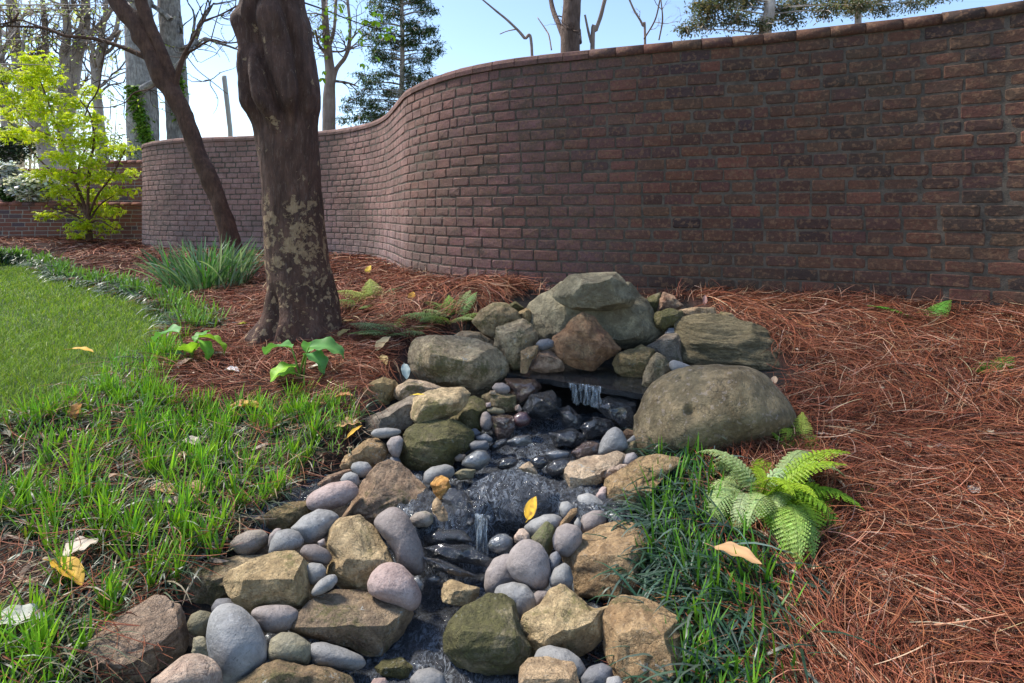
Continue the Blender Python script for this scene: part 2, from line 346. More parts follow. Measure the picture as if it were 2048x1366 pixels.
# ------------------------------------------------------------ ground height
ctrl = []
def g(px, py, z): d = F * -z / (py - HY); ctrl.append(((px - CX) / F * d, d, z))
for x, y in wp[::2]: ctrl.append((x, y - .03, -.575))
for x, y in ((3, 7), (0, 9), (8, 5), (8, 10), (-4, 13), (-12, 16), (0, 18), (12, 18)): ctrl.append((x, y, -.58))
for x, y in ((-18, 5), (-18, 10), (-9, 3), (-6, 1)): ctrl.append((x, y, -.86))
for a in [(300,505,-.6),(700,560,-.62),(830,600,-.61),(960,612,-.61),(1450,612,-.575),(1700,625,-.58),(1700,800,-.85),(2048,800,-.80),(1700,1000,-1.0),(2048,1000,-.94),(1700,1200,-1.1),(2048,1366,-1.1),(1600,1366,-1.18),(1400,940,-1.02),(1320,1300,-1.2),
          (600,696,-.84),(700,660,-.78),(480,700,-.86),(330,700,-.87),(0,850,-.87),(150,600,-.86),(0,535,-.84),(370,640,-.86),(400,560,-.72),(200,500,-.58),(178,482,-.53),(0,492,-.53),
          (600,800,-.93),(400,900,-.99),(200,1000,-1.02),(0,1000,-1.0),(0,1366,-1.1),(300,1250,-1.14),(600,950,-1.06),(740,800,-.88),
          (1000,900,-1.22),(1150,890,-1.2),(1050,990,-1.2),(910,960,-1.2),(1000,1150,-1.36),(850,1250,-1.36),(800,1380,-1.38),(1050,1380,-1.38),(1000,1060,-1.32),
          (740,910,-1.04),(800,1040,-1.16),(690,1150,-1.21),(500,1330,-1.25),(870,830,-1.02),(920,760,-.92),(1000,700,-.86),(900,660,-.74),
          (1290,900,-1.08),(1200,1030,-1.18),(1230,1170,-1.22),(1180,720,-.84),(1150,620,-.68),(1400,700,-.76),(1500,760,-.83)]: g(*a)
ctrl = np.array(ctrl); XY = ctrl[:, :2]
def _tps(r2): return .5 * r2 * np.log(r2 + 1e-9)
_K = _tps(((XY[:, None] - XY[None]) ** 2).sum(-1)) + np.eye(len(XY)) * .02
_Pm = np.hstack([np.ones((len(XY), 1)), XY]); _A = np.block([[_K, _Pm], [_Pm.T, np.zeros((3, 3))]])
_w = np.linalg.solve(_A, np.concatenate([ctrl[:, 2], np.zeros(3)]))
def G(X, Y):
    X = np.asarray(X, float); Y = np.asarray(Y, float); s = X.shape; x = X.ravel(); y = Y.ravel()
    r = _w[-3] + _w[-2] * x + _w[-1] * y
    for k in range(len(XY)): r = r + _w[k] * _tps((x - XY[k, 0]) ** 2 + (y - XY[k, 1]) ** 2)
    f = np.clip((np.hypot(x, y - 6) - 11) / 6, 0, 1); r = r * (1 - f) - .6 * f
    r = np.clip(r, -1.45, -.5)
    return (r + EZ).reshape(s)
def ghit(px, py, lift=0):
    """point where the ray of a photo pixel meets the ground"""
    px = np.atleast_1d(np.asarray(px, float)); py = np.atleast_1d(np.asarray(py, float))
    dz = -(py - HY) / F; dx = (px - CX) / F; lo = np.full(px.shape, .7); prev = None; res = np.full(px.shape, 16.)
    ds = .8 * 1.02 ** np.arange(155); done = np.zeros(px.shape, bool)
    for d in ds:
        below = (EZ + dz * d) < G(dx * d, np.full(px.shape, d)) + lift
        new = below & ~done; res[new] = d / 1.01; done |= below
    return np.stack([dx * res, res, EZ + dz * res], -1)
def gz(X, Y): return float(G(np.array([X]), np.array([Y]))[0])

LAWN = [(-3000,512),(0,515),(60,522),(95,545),(130,562),(200,578),(270,592),(320,612),(350,632),(366,655),(335,700),(250,735),(150,795),(60,835),(0,855),(-3000,1000)]
LIRL = [(-900,850),(0,850),(60,830),(150,785),(250,725),(330,690),(375,690),(350,745),(340,800),(420,815),(560,800),(700,795),(730,860),(700,910),(620,950),(560,1010),(480,1090),(360,1160),(290,1210),(190,1290),(130,1400),(100,2000),(-900,2000)]
LIRR = [(1345,930),(1400,885),(1440,900),(1450,960),(1440,1010),(1500,1080),(1560,1150),(1560,1250),(1590,1366),(1640,2000),(1340,2000),(1360,1366),(1330,1250),(1300,1180),(1300,1050),(1285,1000)]
ROCKZ = [(740,810),(830,690),(1000,600),(1050,570),(1310,570),(1420,620),(1540,690),(1580,760),(1500,850),(1400,920),(1330,1000),(1330,1400),(1300,2500),(-100,2500),(120,1400),(300,1200),(560,1000),(700,880)]
# ground mesh: fine near the camera, coarse to the horizon
def warp(a, b, n, k):
    t = np.linspace(-1, 1, n); return t
ux = np.linspace(-1, 1, 420); gx = 6 * ux + 1500 * np.sign(ux) * np.abs(ux) ** 13
uy = np.linspace(0, 1, 420); gy = -1.0 + 14 * uy ** 1.25 + 1500 * uy ** 16
GX, GY = np.meshgrid(gx, gy, indexing='ij')
GZ = G(GX, GY); near = np.hypot(GX, GY) < 12
GZ = GZ + np.where(near, .016 * n2(GX, GY, 7, 3) + .03 * n2(GX, GY, 2.4, 5), 0)
pxg, pyg = proj(GX, np.maximum(GY, .3), GZ)
ok = GY > .3
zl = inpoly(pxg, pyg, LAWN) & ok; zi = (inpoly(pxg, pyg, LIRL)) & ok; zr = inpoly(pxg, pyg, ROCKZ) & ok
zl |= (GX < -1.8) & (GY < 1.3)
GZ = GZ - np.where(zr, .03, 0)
V = np.stack([GX, GY, GZ], -1).reshape(-1, 3); n_ = GX.shape
i, j = np.meshgrid(np.arange(n_[0] - 1), np.arange(n_[1] - 1), indexing='ij')
Fg = np.stack([i * n_[1] + j, (i + 1) * n_[1] + j, (i + 1) * n_[1] + j + 1, i * n_[1] + j + 1], -1).reshape(-1, 4)
cg = np.zeros((V.shape[0], 3)) + (.065, .025, .015)
nz = n2(GX, GY, 5, 8).ravel()
cg *= (1 + .35 * nz)[:, None]
cg[zi.ravel()] = np.array((.05, .032, .022)) * (1 + .3 * nz[zi.ravel()])[:, None]
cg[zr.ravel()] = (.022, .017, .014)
cg[zl.ravel()] = np.array((.045, .085, .018)) * (1 + .3 * nz[zl.ravel()])[:, None]
far = (np.hypot(V[:, 0], V[:, 1]) > 14); cg[far] = (.09, .075, .05)
mg = NT('soil'); a = mg.attr('col').outputs['Color']; pos = mg.geo().outputs['Position']
n1 = mg.noise(pos, 60, 5, .7); mg.L(mg.mix(mg.mapr(n1, .35, .65, 0, .7), a, mg.mix(1, a, (.35, .3, .28), 'MULTIPLY')), mg.b.inputs['Base Color'])
mg.b.inputs['Roughness'].default_value = .95; mg.L(mg.bump(n1, .02, 1), mg.b.inputs['Normal'])
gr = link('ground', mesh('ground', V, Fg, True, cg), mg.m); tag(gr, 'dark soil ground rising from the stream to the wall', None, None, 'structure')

# ------------------------------------------------------------ brick walls
def brick_mesh(name, L, H, T, mat, seed, rounded=.012):
    r = random.Random(seed)
    h, l, t = H / 2, L / 2, T
    b = rounded
    # outer face (front at -y) as an octagon-ish rounded rectangle, two rings, open at the back
    def ring(ix, y, jit):
        c = b * .9
        pts = [(-l + ix + c, -h + ix), (l - ix - c, -h + ix), (l - ix, -h + ix + c), (l - ix, h - ix - c), (l - ix - c, h - ix), (-l + ix + c, h - ix), (-l + ix, h - ix - c), (-l + ix, -h + ix + c)]
        return [(x + r.uniform(-jit, jit), y + r.uniform(-jit, jit) * .6, z + r.uniform(-jit, jit) * .6) for x, z in pts]
    V = ring(b * .8, 0, .002) + ring(0, b * .8, .002) + ring(0, t, .0)
    Fs = []
    for k in range(2):
        for q in range(8): q2 = (q + 1) % 8; Fs.append((k * 8 + q, (k + 1) * 8 + q, (k + 1) * 8 + q2, k * 8 + q2))
    V.append((r.uniform(-.03, .03), r.uniform(-.003, .001), r.uniform(-.008, .008)))
    f3 = [((q + 1) % 8, len(V) - 1, q) for q in range(8)]
    me = mesh(name, np.array(V), [np.array(Fs), np.array(f3)], False)
    me.materials.append(mat); return me, np.array(V), np.array(Fs), np.array(f3)
def build_wall(name, pts, ztop, zbase, course, BL, mats, nind, label, group=None, seed=1, thick=.2, capround=True, both=False, nodes=None):
    r = random.Random(seed); root = empty(name, (pts[0][0], pts[0][1], zbase)); tag(root, label, 'wall', group)
    origin = np.array([pts[0][0], pts[0][1], zbase])
    sp = spline(pts, 1500); seg = np.hypot(*np.diff(sp, axis=0).T); s = np.concatenate([[0], np.cumsum(seg)]); Ltot = s[-1]
    def at(u):
        x = np.interp(u, s, sp[:, 0]); y = np.interp(u, s, sp[:, 1]); e = .06
        x2 = np.interp(u + e, s, sp[:, 0]) - np.interp(u - e, s, sp[:, 0]); y2 = np.interp(u + e, s, sp[:, 1]) - np.interp(u - e, s, sp[:, 1])
        m = np.hypot(x2, y2) + 1e-9; return x, y, x2 / m, y2 / m
    # mortar core
    us = np.linspace(0, Ltot, int(Ltot / .04)); x, y, tx, ty = at(us); nx, ny = ty, -tx     # left normal / front
    # pts run right-to-left: tangent -x, so front (toward camera, -y) = (ty, -tx)*-1 chosen below
    sgn = 1 if np.mean(nx * -x + ny * -y) > 0 else -1; nx, ny = nx * sgn, ny * sgn
    ins = .005; A = Acc(); rows = []
    zb, zt = zbase, ztop - course * .9
    prof = [(-ins, zb), (-ins, zt), (-thick + ins, zt), (-thick + ins, zb)]
    W = np.stack([np.stack([x + nx * o, y + ny * o, np.full_like(x, z)], -1) for o, z in prof], 1).reshape(-1, 3)
    n = len(us); i, j = np.meshgrid(np.arange(n - 1), np.arange(4), indexing='ij'); j2 = (j + 1) % 4
    A.add(W, np.stack([i * 4 + j, (i + 1) * 4 + j, (i + 1) * 4 + j2, i * 4 + j2], -1).reshape(-1, 4)); A.build('mortar', mats[2], root, origin, False)
    for c_ in root.children: c_.location = (0, 0, 0)
    bw, bws = mats[0], mats[1]
    hh = course - .0105
    var = [brick_mesh('brick', BL - .010, hh, .03, bw, seed * 10 + k, .0055 if k % 3 else .011) for k in range(9)]
    var2 = [brick_mesh('brick', BL / 2 - .011, hh, .03, bw, seed * 30 + k, .007) for k in range(4)]
    var3 = [brick_mesh('brick', BL * .75 - .011, hh, .03, bw, seed * 50 + k, .008) for k in range(3)]
    # coping: one long rounded brick each
    def cap_mesh(k):
        l = BL / 2 - .002; pr = [(.012, -course * .5), (.016, -course * .1), (.006, course * .25), (-.035, course * .47), (-thick / 2, course * .5), (-thick + .03, course * .47), (-thick - .008, course * .2), (-thick - .014, -course * .5)]
        V = [(sx * l, -o + r.uniform(-.002, .002), z + r.uniform(-.002, .002)) for sx in (-1, 1) for o, z in pr]
        f = [(q, q + 8, (q + 1) % 8 + 8, (q + 1) % 8) for q in range(8)]; V += [(-l - .003, thick / 2, 0), (l + .003, thick / 2, 0)]
        f3 = [((q + 1) % 8, 16, q) for q in range(8)] + [(q + 8, 17, (q + 1) % 8 + 8) for q in range(8)]
        me = mesh('coping_brick', np.array(V), [np.array(f), np.array(f3)], True); me.materials.append(bw); return me, np.array(V), np.array(f), np.array(f3)
    caps = [cap_mesh(k) for k in range(4)]
    items = []
    ncourse = int((ztop - zbase) / course)
    for k in range(ncourse):
        z = ztop - course * (k + .5); u = -BL * (.5 if k % 2 else 0) - r.uniform(0, .03)
        while u < Ltot:
            if k == 0: L, vv, off = BL, caps, 0
            else:
                q = r.random()
                if q < .07: L, vv = BL / 2, var2
                elif q < .14: L, vv = BL * .75, var3
                else: L, vv = BL, var
                off = r.uniform(-.003, .0025)
            items.append((u + L / 2, z, r.choice(vv), off, k == 0)); u += L
    pos = []
    for it in items:
        x0, y0, tx0, ty0 = at(min(max(it[0], 0), Ltot)); px, py = proj(x0, max(y0, .3), it[1])
        zg = gz(x0 - 0, y0) if False else None
        vis = (-40 < px < 2088) and (-40 < py < 1400)
        pos.append((x0, y0, tx0, ty0, y0 if vis else 1e3 + y0))
    G0 = G(np.array([p[0] for p in pos]), np.array([p[1] for p in pos]))
    order = sorted([q for q in range(len(items)) if items[q][1] > G0[q] - .02], key=lambda q: pos[q][4])
    J = Acc()
    for rank, q in enumerate(order):
        u, z, (me, V, f4, f3), off, cap = items[q]; x0, y0, tx0, ty0, _ = pos[q]
        ax = np.array([tx0, ty0, 0]); fr = np.array([ty0, -tx0, 0]) * sgn
        if np.cross(ax, -fr)[2] < 0: ax = -ax
        rl = r.uniform(-.005, .005) if not cap else r.uniform(-.003, .003)
        R3 = np.stack([ax, -fr, [0, 0, 1]], 1); cr, sr = math.cos(rl), math.sin(rl)
        R3 = R3 @ np.array([[cr, 0, -sr], [0, 1, 0], [sr, 0, cr]])
        loc = np.array([x0, y0, z]) + fr * off
        if rank < nind:
            o = link('coping_brick' if cap else 'brick', me, None, root)
            o.matrix_parent_inverse = Matrix()
            M4 = Matrix([[*R3[0], loc[0] - origin[0]], [*R3[1], loc[1] - origin[1]], [*R3[2], loc[2] - origin[2]], [0, 0, 0, 1]]); o.matrix_local = M4
        else:
            J.add(V @ R3.T + loc, f4, f3, rnd=r.random())
    if J.n:
        o = J.build('brickwork', bws, root, origin, False); o.location = (0, 0, 0); o['kind'] = 'stuff'
    return root
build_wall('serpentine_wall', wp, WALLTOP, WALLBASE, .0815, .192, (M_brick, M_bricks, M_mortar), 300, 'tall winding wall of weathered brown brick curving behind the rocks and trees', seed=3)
far_pts = [(-6.9, 11.9), (-8.0, 12.15), (-9.2, 12.3), (-9.9, 12.7), (-10.4, 13.6)]
build_wall('garden_wall', far_pts, EZ + 1.2, EZ - .72, .0815, .21, (M_rbrick, M_rbricks, M_mortar2), 280, 'red brick garden wall behind the lime green maple, past the end of the winding wall', seed=5)
far2 = [(-10.6, 14.6), (-11.8, 14.25), (-13.0, 14.25), (-14.2, 14.9)]
build_wall('garden_wall', far2, EZ + 1.18, EZ - .72, .0815, .21, (M_rbrick, M_rbricks, M_mortar2), 200, 'farthest curved stretch of red brick wall, behind the white azalea at the left edge', seed=6)
low = [(-7.6, 11.3), (-8.6, 11.1), (-9.8, 10.75), (-11.2, 10.3), (-12.6, 9.9)]
build_wall('planter_wall', low, EZ + .24, EZ - .8, .0815, .21, (M_rbrick, M_rbricks, M_mortar2), 290, 'low red brick retaining wall below the white azalea and behind the maple', seed=8)

# ------------------------------------------------------------ rocks
_s, _t = np.meshgrid(np.arange(3), np.arange(3))
import bmesh
_ICO = {}
def ico(sub):
    if sub not in _ICO:
        b = bmesh.new(); bmesh.ops.create_icosphere(b, subdivisions=sub, radius=1); b.verts.ensure_lookup_table()
        _ICO[sub] = (np.array([v.co[:] for v in b.verts]), np.array([[v.index for v in f.verts] for f in b.faces])); b.free()
    return _ICO[sub]
CR = {'C': (660, 520, 3.531), 'D': (1000, 520, 3.2), 'E': (640, 820, 4.018), 'F': (1040, 820, 3.252), 'G': (140, 1000, 3.303), 'H': (640, 1080, 2.695)}
def crop(k, pts):
    a, b, s = CR[k]; return np.array([(a + x / s, b + y / s) for x, y in pts])
def outline_radius(poly, c, phi, smooth=0):
    """distance from c to the outline along image angles phi"""
    d = np.stack([np.cos(phi), np.sin(phi)], -1); R = np.zeros(len(phi)); n = len(poly)
    for k in range(n):
        a, b = poly[k] - c, poly[(k + 1) % n] - c; e = b - a
        den = d[:, 0] * e[1] - d[:, 1] * e[0]; den = np.where(abs(den) < 1e-9, 1e-9, den)
        t = (a[0] * e[1] - a[1] * e[0]) / den; u = (a[0] * d[:, 1] - a[1] * d[:, 0]) / den
        ok = (t > 0) & (u >= -1e-6) & (u <= 1 + 1e-6); R = np.where(ok & (t > R), t, R)
    return R
def rock_geo(poly, d, kind='a', seed=0, thick=1.0, sub=4, amp=.05, planes=None, strat=0, facet=1.0, dirj=.15):
    """a solid whose outline from the photo's viewpoint is poly; d is the distance (Y) of its middle"""
    r = np.random.default_rng(seed); V, Fc = ico(sub)
    mn, mx = poly.min(0), poly.max(0); x_, y_ = poly[:, 0], poly[:, 1]; x2, y2 = np.roll(x_, -1), np.roll(y_, -1)
    cr = x_ * y2 - x2 * y_; A = cr.sum() / 2; c = np.array([((x_ + x2) * cr).sum(), ((y_ + y2) * cr).sum()]) / (6 * A)
    Cw = np.array([(c[0] - CX) / F, 1, -(c[1] - HY) / F]); dirn = Cw / np.linalg.norm(Cw); C0 = Cw * d
    u = np.cross(dirn, [0, 0, 1]); u /= np.linalg.norm(u); v = np.cross(u, dirn); w = -dirn
    ph = np.linspace(-PI, PI, 361)[:-1]; Rr = outline_radius(poly, c, ph)
    k = 9 if kind == 's' else 3; ker = np.ones(k) / k; Rs = np.convolve(np.concatenate([Rr[-k:], Rr, Rr[-k:]]), ker, 'same')[k:-k]
    for _ in range(3 if kind == 's' else 1): Rs = np.convolve(np.concatenate([Rs[-k:], Rs, Rs[-k:]]), ker, 'same')[k:-k]
    q = V.copy()                                        # unit directions: x right, y up, z towards viewer
    # random facets
    if kind != 's':
        up = np.array([0, v[2], w[2]]); up /= np.linalg.norm(up)
        pl = []
        if planes is None:
            pl.append((up + r.normal(0, dirj, 3), r.uniform(.42, .58)))
            a0 = r.uniform(-.5, .5)
            pl.append((np.array([a0, -.35, .9]) + r.normal(0, dirj * .6, 3), r.uniform(.5, .66)))
            pl.append((np.array([.8, r.uniform(-.2, .3), .6]), r.uniform(.68, .82))); pl.append((np.array([-.8, r.uniform(-.2, .3), .6]), r.uniform(.68, .82)))
        else: pl += [(np.array(n, float), o) for n, o in planes]
        for _ in range(9):
            n = r.normal(0, 1, 3); n[2] = abs(n[2]) + .3; pl.append((n, r.uniform(.62, .84)))
        for n, o in pl:
            n = n / np.linalg.norm(n); t = q @ n - o; q = q - n[None] * (np.maximum(t, 0) * facet)[:, None]
    rho0 = np.hypot(V[:, 0], V[:, 1]); rho = np.hypot(q[:, 0], q[:, 1])
    # keep the silhouette ring on the outline
    ang = np.arctan2(-q[:, 1], q[:, 0])                 # image y is down
    Rk = np.interp(ang, np.concatenate([ph, [PI]]), np.concatenate([Rs, Rs[:1]]))
    lim = np.maximum.reduce([rho, rho0 * .0])
    e = 1.0 if kind == 's' else .8
    nrm = rho ** e
    # renormalise per angle so that max rho reaches 1
    bins = ((ang + PI) / (2 * PI) * 48).astype(int) % 48; mxb = np.zeros(48); np.maximum.at(mxb, bins, nrm)
    mxb = np.where(mxb < .3, .95, mxb); mb = np.convolve(np.concatenate([mxb[-2:], mxb, mxb[:2]]), [.2, .6, .2], 'same')[2:-2]
    fb = (ang + PI) / (2 * PI) * 48 - .5; i0 = np.floor(fb).astype(int); fr = fb - i0; mm = mb[i0 % 48] * (1 - fr) + mb[(i0 + 1) % 48] * fr
    nrm = nrm / mm
    px = c[0] + np.cos(ang) * Rk * nrm; py = c[1] + np.sin(ang) * Rk * nrm
    size = np.sqrt(abs(A)) / F * d; half = .5 * thick * min(size, 1.25 * (mx - mn).min() / F * d)
    rays = np.stack([(px - CX) / F, np.ones_like(px), -(py - HY) / F], -1); t = (C0 @ dirn) / (rays @ dirn)
    P0 = rays * t[:, None]; ru = rays / np.linalg.norm(rays, axis=1)[:, None]
    P1 = P0 - ru * (q[:, 2] * half)[:, None]
    # surface relief
    nr = P1 - C0; nr /= np.linalg.norm(nr, axis=1)[:, None] + 1e-9
    sc = 1 / size; h = fbm(P1 * sc * 2.2 + seed, seed % 97, 5, .55)
    if kind != 's': h = .6 * h + .4 * (1 - 2 * abs(fbm(P1 * sc * 3.5 + seed * 2, seed % 89, 4)))
    if strat:
        tl = r.normal(0, .35, 3) if strat < .02 else np.array([.08, .25, 0]); tz = P1 @ (tl + np.array([0, 0, 1.])) ; lay = fbm(np.stack([P1[:, 0] * 3, P1[:, 1] * 3, tz * 26 + seed], -1), 5, 4, .6); P1 = P1 + nr * (lay * strat)[:, None]
    P1 = P1 + nr * (h * amp * size)[:, None]
    return P1 + np.array([0, 0, EZ]), Fc, C0 + np.array([0, 0, EZ]), size, half
ROCKS = []
def rock(name, cr, pts, mat, label, cat='rock', group=None, kind='a', seed=None, thick=1.0, d=None, dd=0, sub=4, amp=None, strat=0, planes=None, extra=None, dimple=None):
    poly = crop(cr, pts) if cr else np.array(pts, float)
    seed = (len(ROCKS) * 13 + 5) if seed is None else seed
    if d is None:
        k = poly[:, 1].argmax(); b = ghit(poly[k, 0], poly[k, 1] - 2)[0]; sz = np.sqrt(np.ptp(poly[:, 0]) * np.ptp(poly[:, 1])) / F * b[1]
        # the middle sits behind the lowest visible point by the run of the slope
        c = ghit(poly[:, 0].mean(), poly[:, 1].mean() + .12 * np.ptp(poly[:, 1]))[0]
        d = .5 * b[1] + .5 * c[1]
        d = min(d, b[1] + .45 * sz)
    d += dd
    cc = poly.mean(0); poly = cc + (poly - cc) * 1.045
    if kind != 's' and sub >= 4 and not strat and mat not in ('wet', 'wetflow'): strat = .011
    if amp is None: amp = .032 if kind == 's' else .075
    Vv, Fc, c0, size, half = rock_geo(poly, d, kind, seed, thick, sub, amp, planes, strat)
    if dimple:
        x_, y_ = proj(Vv[:, 0], Vv[:, 1], Vv[:, 2]); ray = (Vv - [0, 0, EZ]); ray /= np.linalg.norm(ray, axis=1)[:, None]
        for bx, by, br, bd in dimple: Vv = Vv + ray * (bd * np.exp(-(((x_ - bx) ** 2 + (y_ - by) ** 2) / br ** 2)))[:, None]
    Vs, Fs = [Vv], [Fc]
    if extra:
        for (p2, d2, kw) in extra:
            V2, F2, _, _, _ = rock_geo(crop(cr, p2), d2, seed=seed + 1, **kw); Fs.append(F2 + sum(len(a) for a in Vs)); Vs.append(V2)
    me = mesh(name, np.concatenate(Vs) - c0, np.concatenate(Fs)[:, ::1], True)
    if kind != 's': me.set_sharp_from_angle(angle=math.radians(22))
    o = link(name, me, RM[mat], None, c0); tag(o, label, cat, group); ROCKS.append(o); return o
B, S, Pb = 'boulder', 'fieldstone', 'river_stone'
s_ = dict(kind='s', sub=4)
# -- around the spillway
rock(B, 'D', [(185,400),(200,290),(270,230),(330,205),(400,150),(830,150),(880,225),(930,260),(990,380),(1045,480),(1000,540),(900,560),(780,560),(600,580),(400,560),(240,520)], 'boulder', 'largest grey green two-tiered boulder at the head of the stream against the wall', 'boulder', d=3.28, thick=.9, sub=5, amp=.03, seed=11,
     planes=[((0,.8,.6),.78),((.1,-.1,1),.55),((.75,.3,.5),.75),((-.7,.2,.7),.75)],
     extra=[([(330,235),(380,160),(440,95),(560,83),(745,76),(800,130),(835,190),(870,255),(850,300),(700,325),(520,325),(420,300),(370,270)], 3.10, dict(kind='a', thick=1.15, sub=5, amp=.022, planes=[((0,.9,.44),.5),((.05,-.25,.95),.4),((.8,.1,.6),.6),((-.8,.2,.6),.55)]))])
rock(B, 'D', [(1130,420),(1170,370),(1300,350),(1420,365),(1560,400),(1680,450),(1760,530),(1820,600),(1880,700),(1890,760),(1850,800),(1700,790),(1500,760),(1300,720),(1230,690),(1160,640),(1140,540)], 'strat', 'layered craggy tan boulder with deep horizontal ledges, right of the spillway', 'boulder', d=2.98, thick=.8, sub=6, amp=.05, strat=.03, seed=21, planes=[((0,.75,.65),.5),((-.3,-.2,.9),.6),((.8,.1,.6),.7)])
rock(B, 'D', [(855,1130),(885,1040),(910,920),(960,830),(1060,750),(1200,700),(1400,683),(1560,690),(1680,730),(1800,860),(1870,960),(1900,1040),(1850,1090),(1700,1150),(1500,1220),(1300,1270),(1100,1300),(920,1280),(870,1200)], 'smoothboulder', 'big smooth brown green boulder with a dark dimple, right bank of the stream', 'boulder', kind='s', d=2.42, thick=1.0, sub=6, amp=.045, seed=31, dimple=[(1381, 824, 11, .035), (1395, 790, 60, .03), (1361, 757, 5, .02)])
rock(S, 'D', [(340,550),(345,500),(420,440),(470,380),(530,342),(600,370),(650,440),(720,510),(775,570),(740,600),(660,640),(590,710),(530,700),(440,660),(380,620)], 'rust', 'rust orange pointed block leaning before the largest boulder', 'rock', d=2.98, sub=5, amp=.045, seed=44, thick=.8, planes=[((.35,.75,.55),.5),((-.2,-.1,1),.5),((.75,-.1,.6),.6)])
rock(B, 'C', [(565,720),(575,620),(620,560),(720,540),(860,540),(1000,560),(1130,600),(1200,660),(1250,750),(1235,810),(1190,860),(1150,900),(1060,970),(1020,965),(900,905),(760,885),(640,835),(590,780)], 'sand', 'large blocky olive tan boulder left of the spillway, beside the pale curled leaf', 'boulder', d=2.92, sub=6, amp=.04, seed=52, planes=[((.05,.8,.6),.45),((-.25,-.35,.9),.58),((.7,-.1,.7),.62),((-.8,.1,.6),.75)])
rock(S, 'C', [(1005,435),(1060,370),(1150,310),(1240,305),(1320,370),(1350,420),(1300,470),(1200,500),(1160,560),(1100,520),(1040,470)], 'sand', 'pale ridged wedge rock behind the square mossy block', d=3.3, sub=5)
rock(S, 'C', [(1165,500),(1190,465),(1300,445),(1360,420),(1420,460),(1465,560),(1430,620),(1380,670),(1350,750),(1300,765),(1230,700),(1170,610)], 'sand', 'upright square mossy block with ribbed yellow green sides', d=3.08, sub=5, seed=61)
rock(S, 'C', [(870,545),(940,498),(1060,512),(1160,570),(1180,640),(1080,620),(960,600)], 'tan', 'low flat tan stone peeking over the large blocky boulder', d=3.25)
rock(S, 'C', [(1255,320),(1310,295),(1372,340),(1330,380),(1270,370)], 'mossy', 'small green grey stone behind the pale ridged wedge', d=3.5, sub=3)
rock(S, 'C', [(1330,375),(1400,335),(1440,370),(1430,460),(1370,450)], 'sand', 'small smooth olive stone at the left foot of the largest boulder', d=3.36, sub=3)
rock(Pb, 'C', [(1455,590),(1480,565),(1540,555),(1585,575),(1580,615),(1510,640),(1462,630)], 'greydark', 'dark purple pebble left of the rust orange pointed block', 'pebble', d=3.02, **s_)
rock(S, 'C', [(1350,650),(1400,622),(1468,608),(1462,660),(1425,710),(1392,792),(1348,792),(1345,720)], 'tan', 'thin pale upright shard standing on the spill ledge', d=2.95, thick=.7)
rock(S, 'C', [(1418,772),(1450,700),(1490,640),(1540,618),(1600,660),(1652,720),(1640,775),(1520,790)], 'rust', 'small brown and maroon wedge on the ledge beside the pale shard', d=2.98)
rock(S, 'D', [(722,660),(760,600),(900,550),(980,580),(965,660),(930,740),(850,765),(755,715)], 'sand', 'mossy stone overhanging the dark gap right of the rust orange block', d=2.93, sub=5, seed=77)
rock(S, 'D', [(945,550),(1000,525),(1050,480),(1142,473),(1160,560),(1160,660),(1080,660),(1015,610),(960,585)], 'greyrock', 'grey upright stone between the two-tiered boulder and the layered boulder', d=3.06, sub=4)
rock(S, 'D', [(912,795),(930,720),(960,640),(1000,593),(1060,630),(1090,700),(1060,760),(990,810),(940,815)], 'sand', 'tall pointed green tinged stone at the right end of the spill ledge', d=2.74, sub=5, seed=80)
rock(Pb, 'D', [(1080,690),(1085,655),(1110,640),(1160,652),(1245,690),(1225,715),(1120,728)], 'grey', 'smooth pale grey pebble tucked above the big smooth boulder', 'pebble', d=2.72, **s_)
rock(S, 'D', [(985,380),(1000,338),(1080,315),(1160,328),(1172,372),(1120,425),(1050,455),(1000,425)], 'mossy', 'speckled green rounded stone between the two-tiered and layered boulders', d=3.2)
rock(S, 'D', [(922,262),(960,235),(1030,205),(1025,270),(1000,340),(955,310)], 'mossy', 'dark green small stone against the right shoulder of the largest boulder', d=3.42, sub=3)
rock(S, 'D', [(1005,330),(1022,260),(1045,203),(1110,230),(1172,290),(1120,330)], 'rust', 'pinkish brown triangular stone near the wall right of the largest boulder', d=3.38, sub=4)
rock(S, 'D', [(1130,322),(1250,303),(1370,303),(1385,345),(1300,370),(1170,360)], 'tan', 'flat tan slab lying behind the layered boulder', d=3.22, thick=.7)
rock(S, 'D', [(1380,370),(1420,333),(1480,343),(1530,390),(1460,410)], 'sand', 'small olive hump at the back edge of the layered boulder', d=3.15, sub=3)
rock(S, 'D', [(1055,470),(1080,440),(1110,437),(1135,475),(1100,495)], 'greydark', 'tiny blue grey stone in the gap left of the layered boulder', 'pebble', d=3.15, sub=3)
# -- left bank, upper
rock(S, 'C', [(1235,840),(1300,838),(1440,848),(1485,890),(1475,950),(1400,1000),(1340,1030),(1290,1010),(1270,930)], 'wetbrown', 'wet rust brown rock under the left end of the spill ledge', d=2.82)
rock(Pb, 'C', [(1143,905),(1170,870),(1220,868),(1265,893),(1272,925),(1240,948),(1180,948)], 'purple', 'mauve pebble in the gap below the large blocky boulder', 'pebble', d=2.78, **s_)
rock(S, 'C', [(1072,965),(1150,930),(1302,955),(1312,1060),(1260,1080),(1200,1065),(1100,1040)], 'sand', 'small rectangular stained block on the left edge of the upper pool', d=2.74)
rock(S, 'C', [(1125,950),(1130,925),(1165,922),(1170,950)], 'tan', 'tiny tan chip on top of the rectangular stained block', 'pebble', d=2.72, sub=3)
rock(Pb, 'C', [(1098,1058),(1150,1038),(1222,1055),(1238,1080),(1190,1094),(1120,1084)], 'olive', 'flat green pebble under the rectangular stained block', 'pebble', d=2.66, **s_)
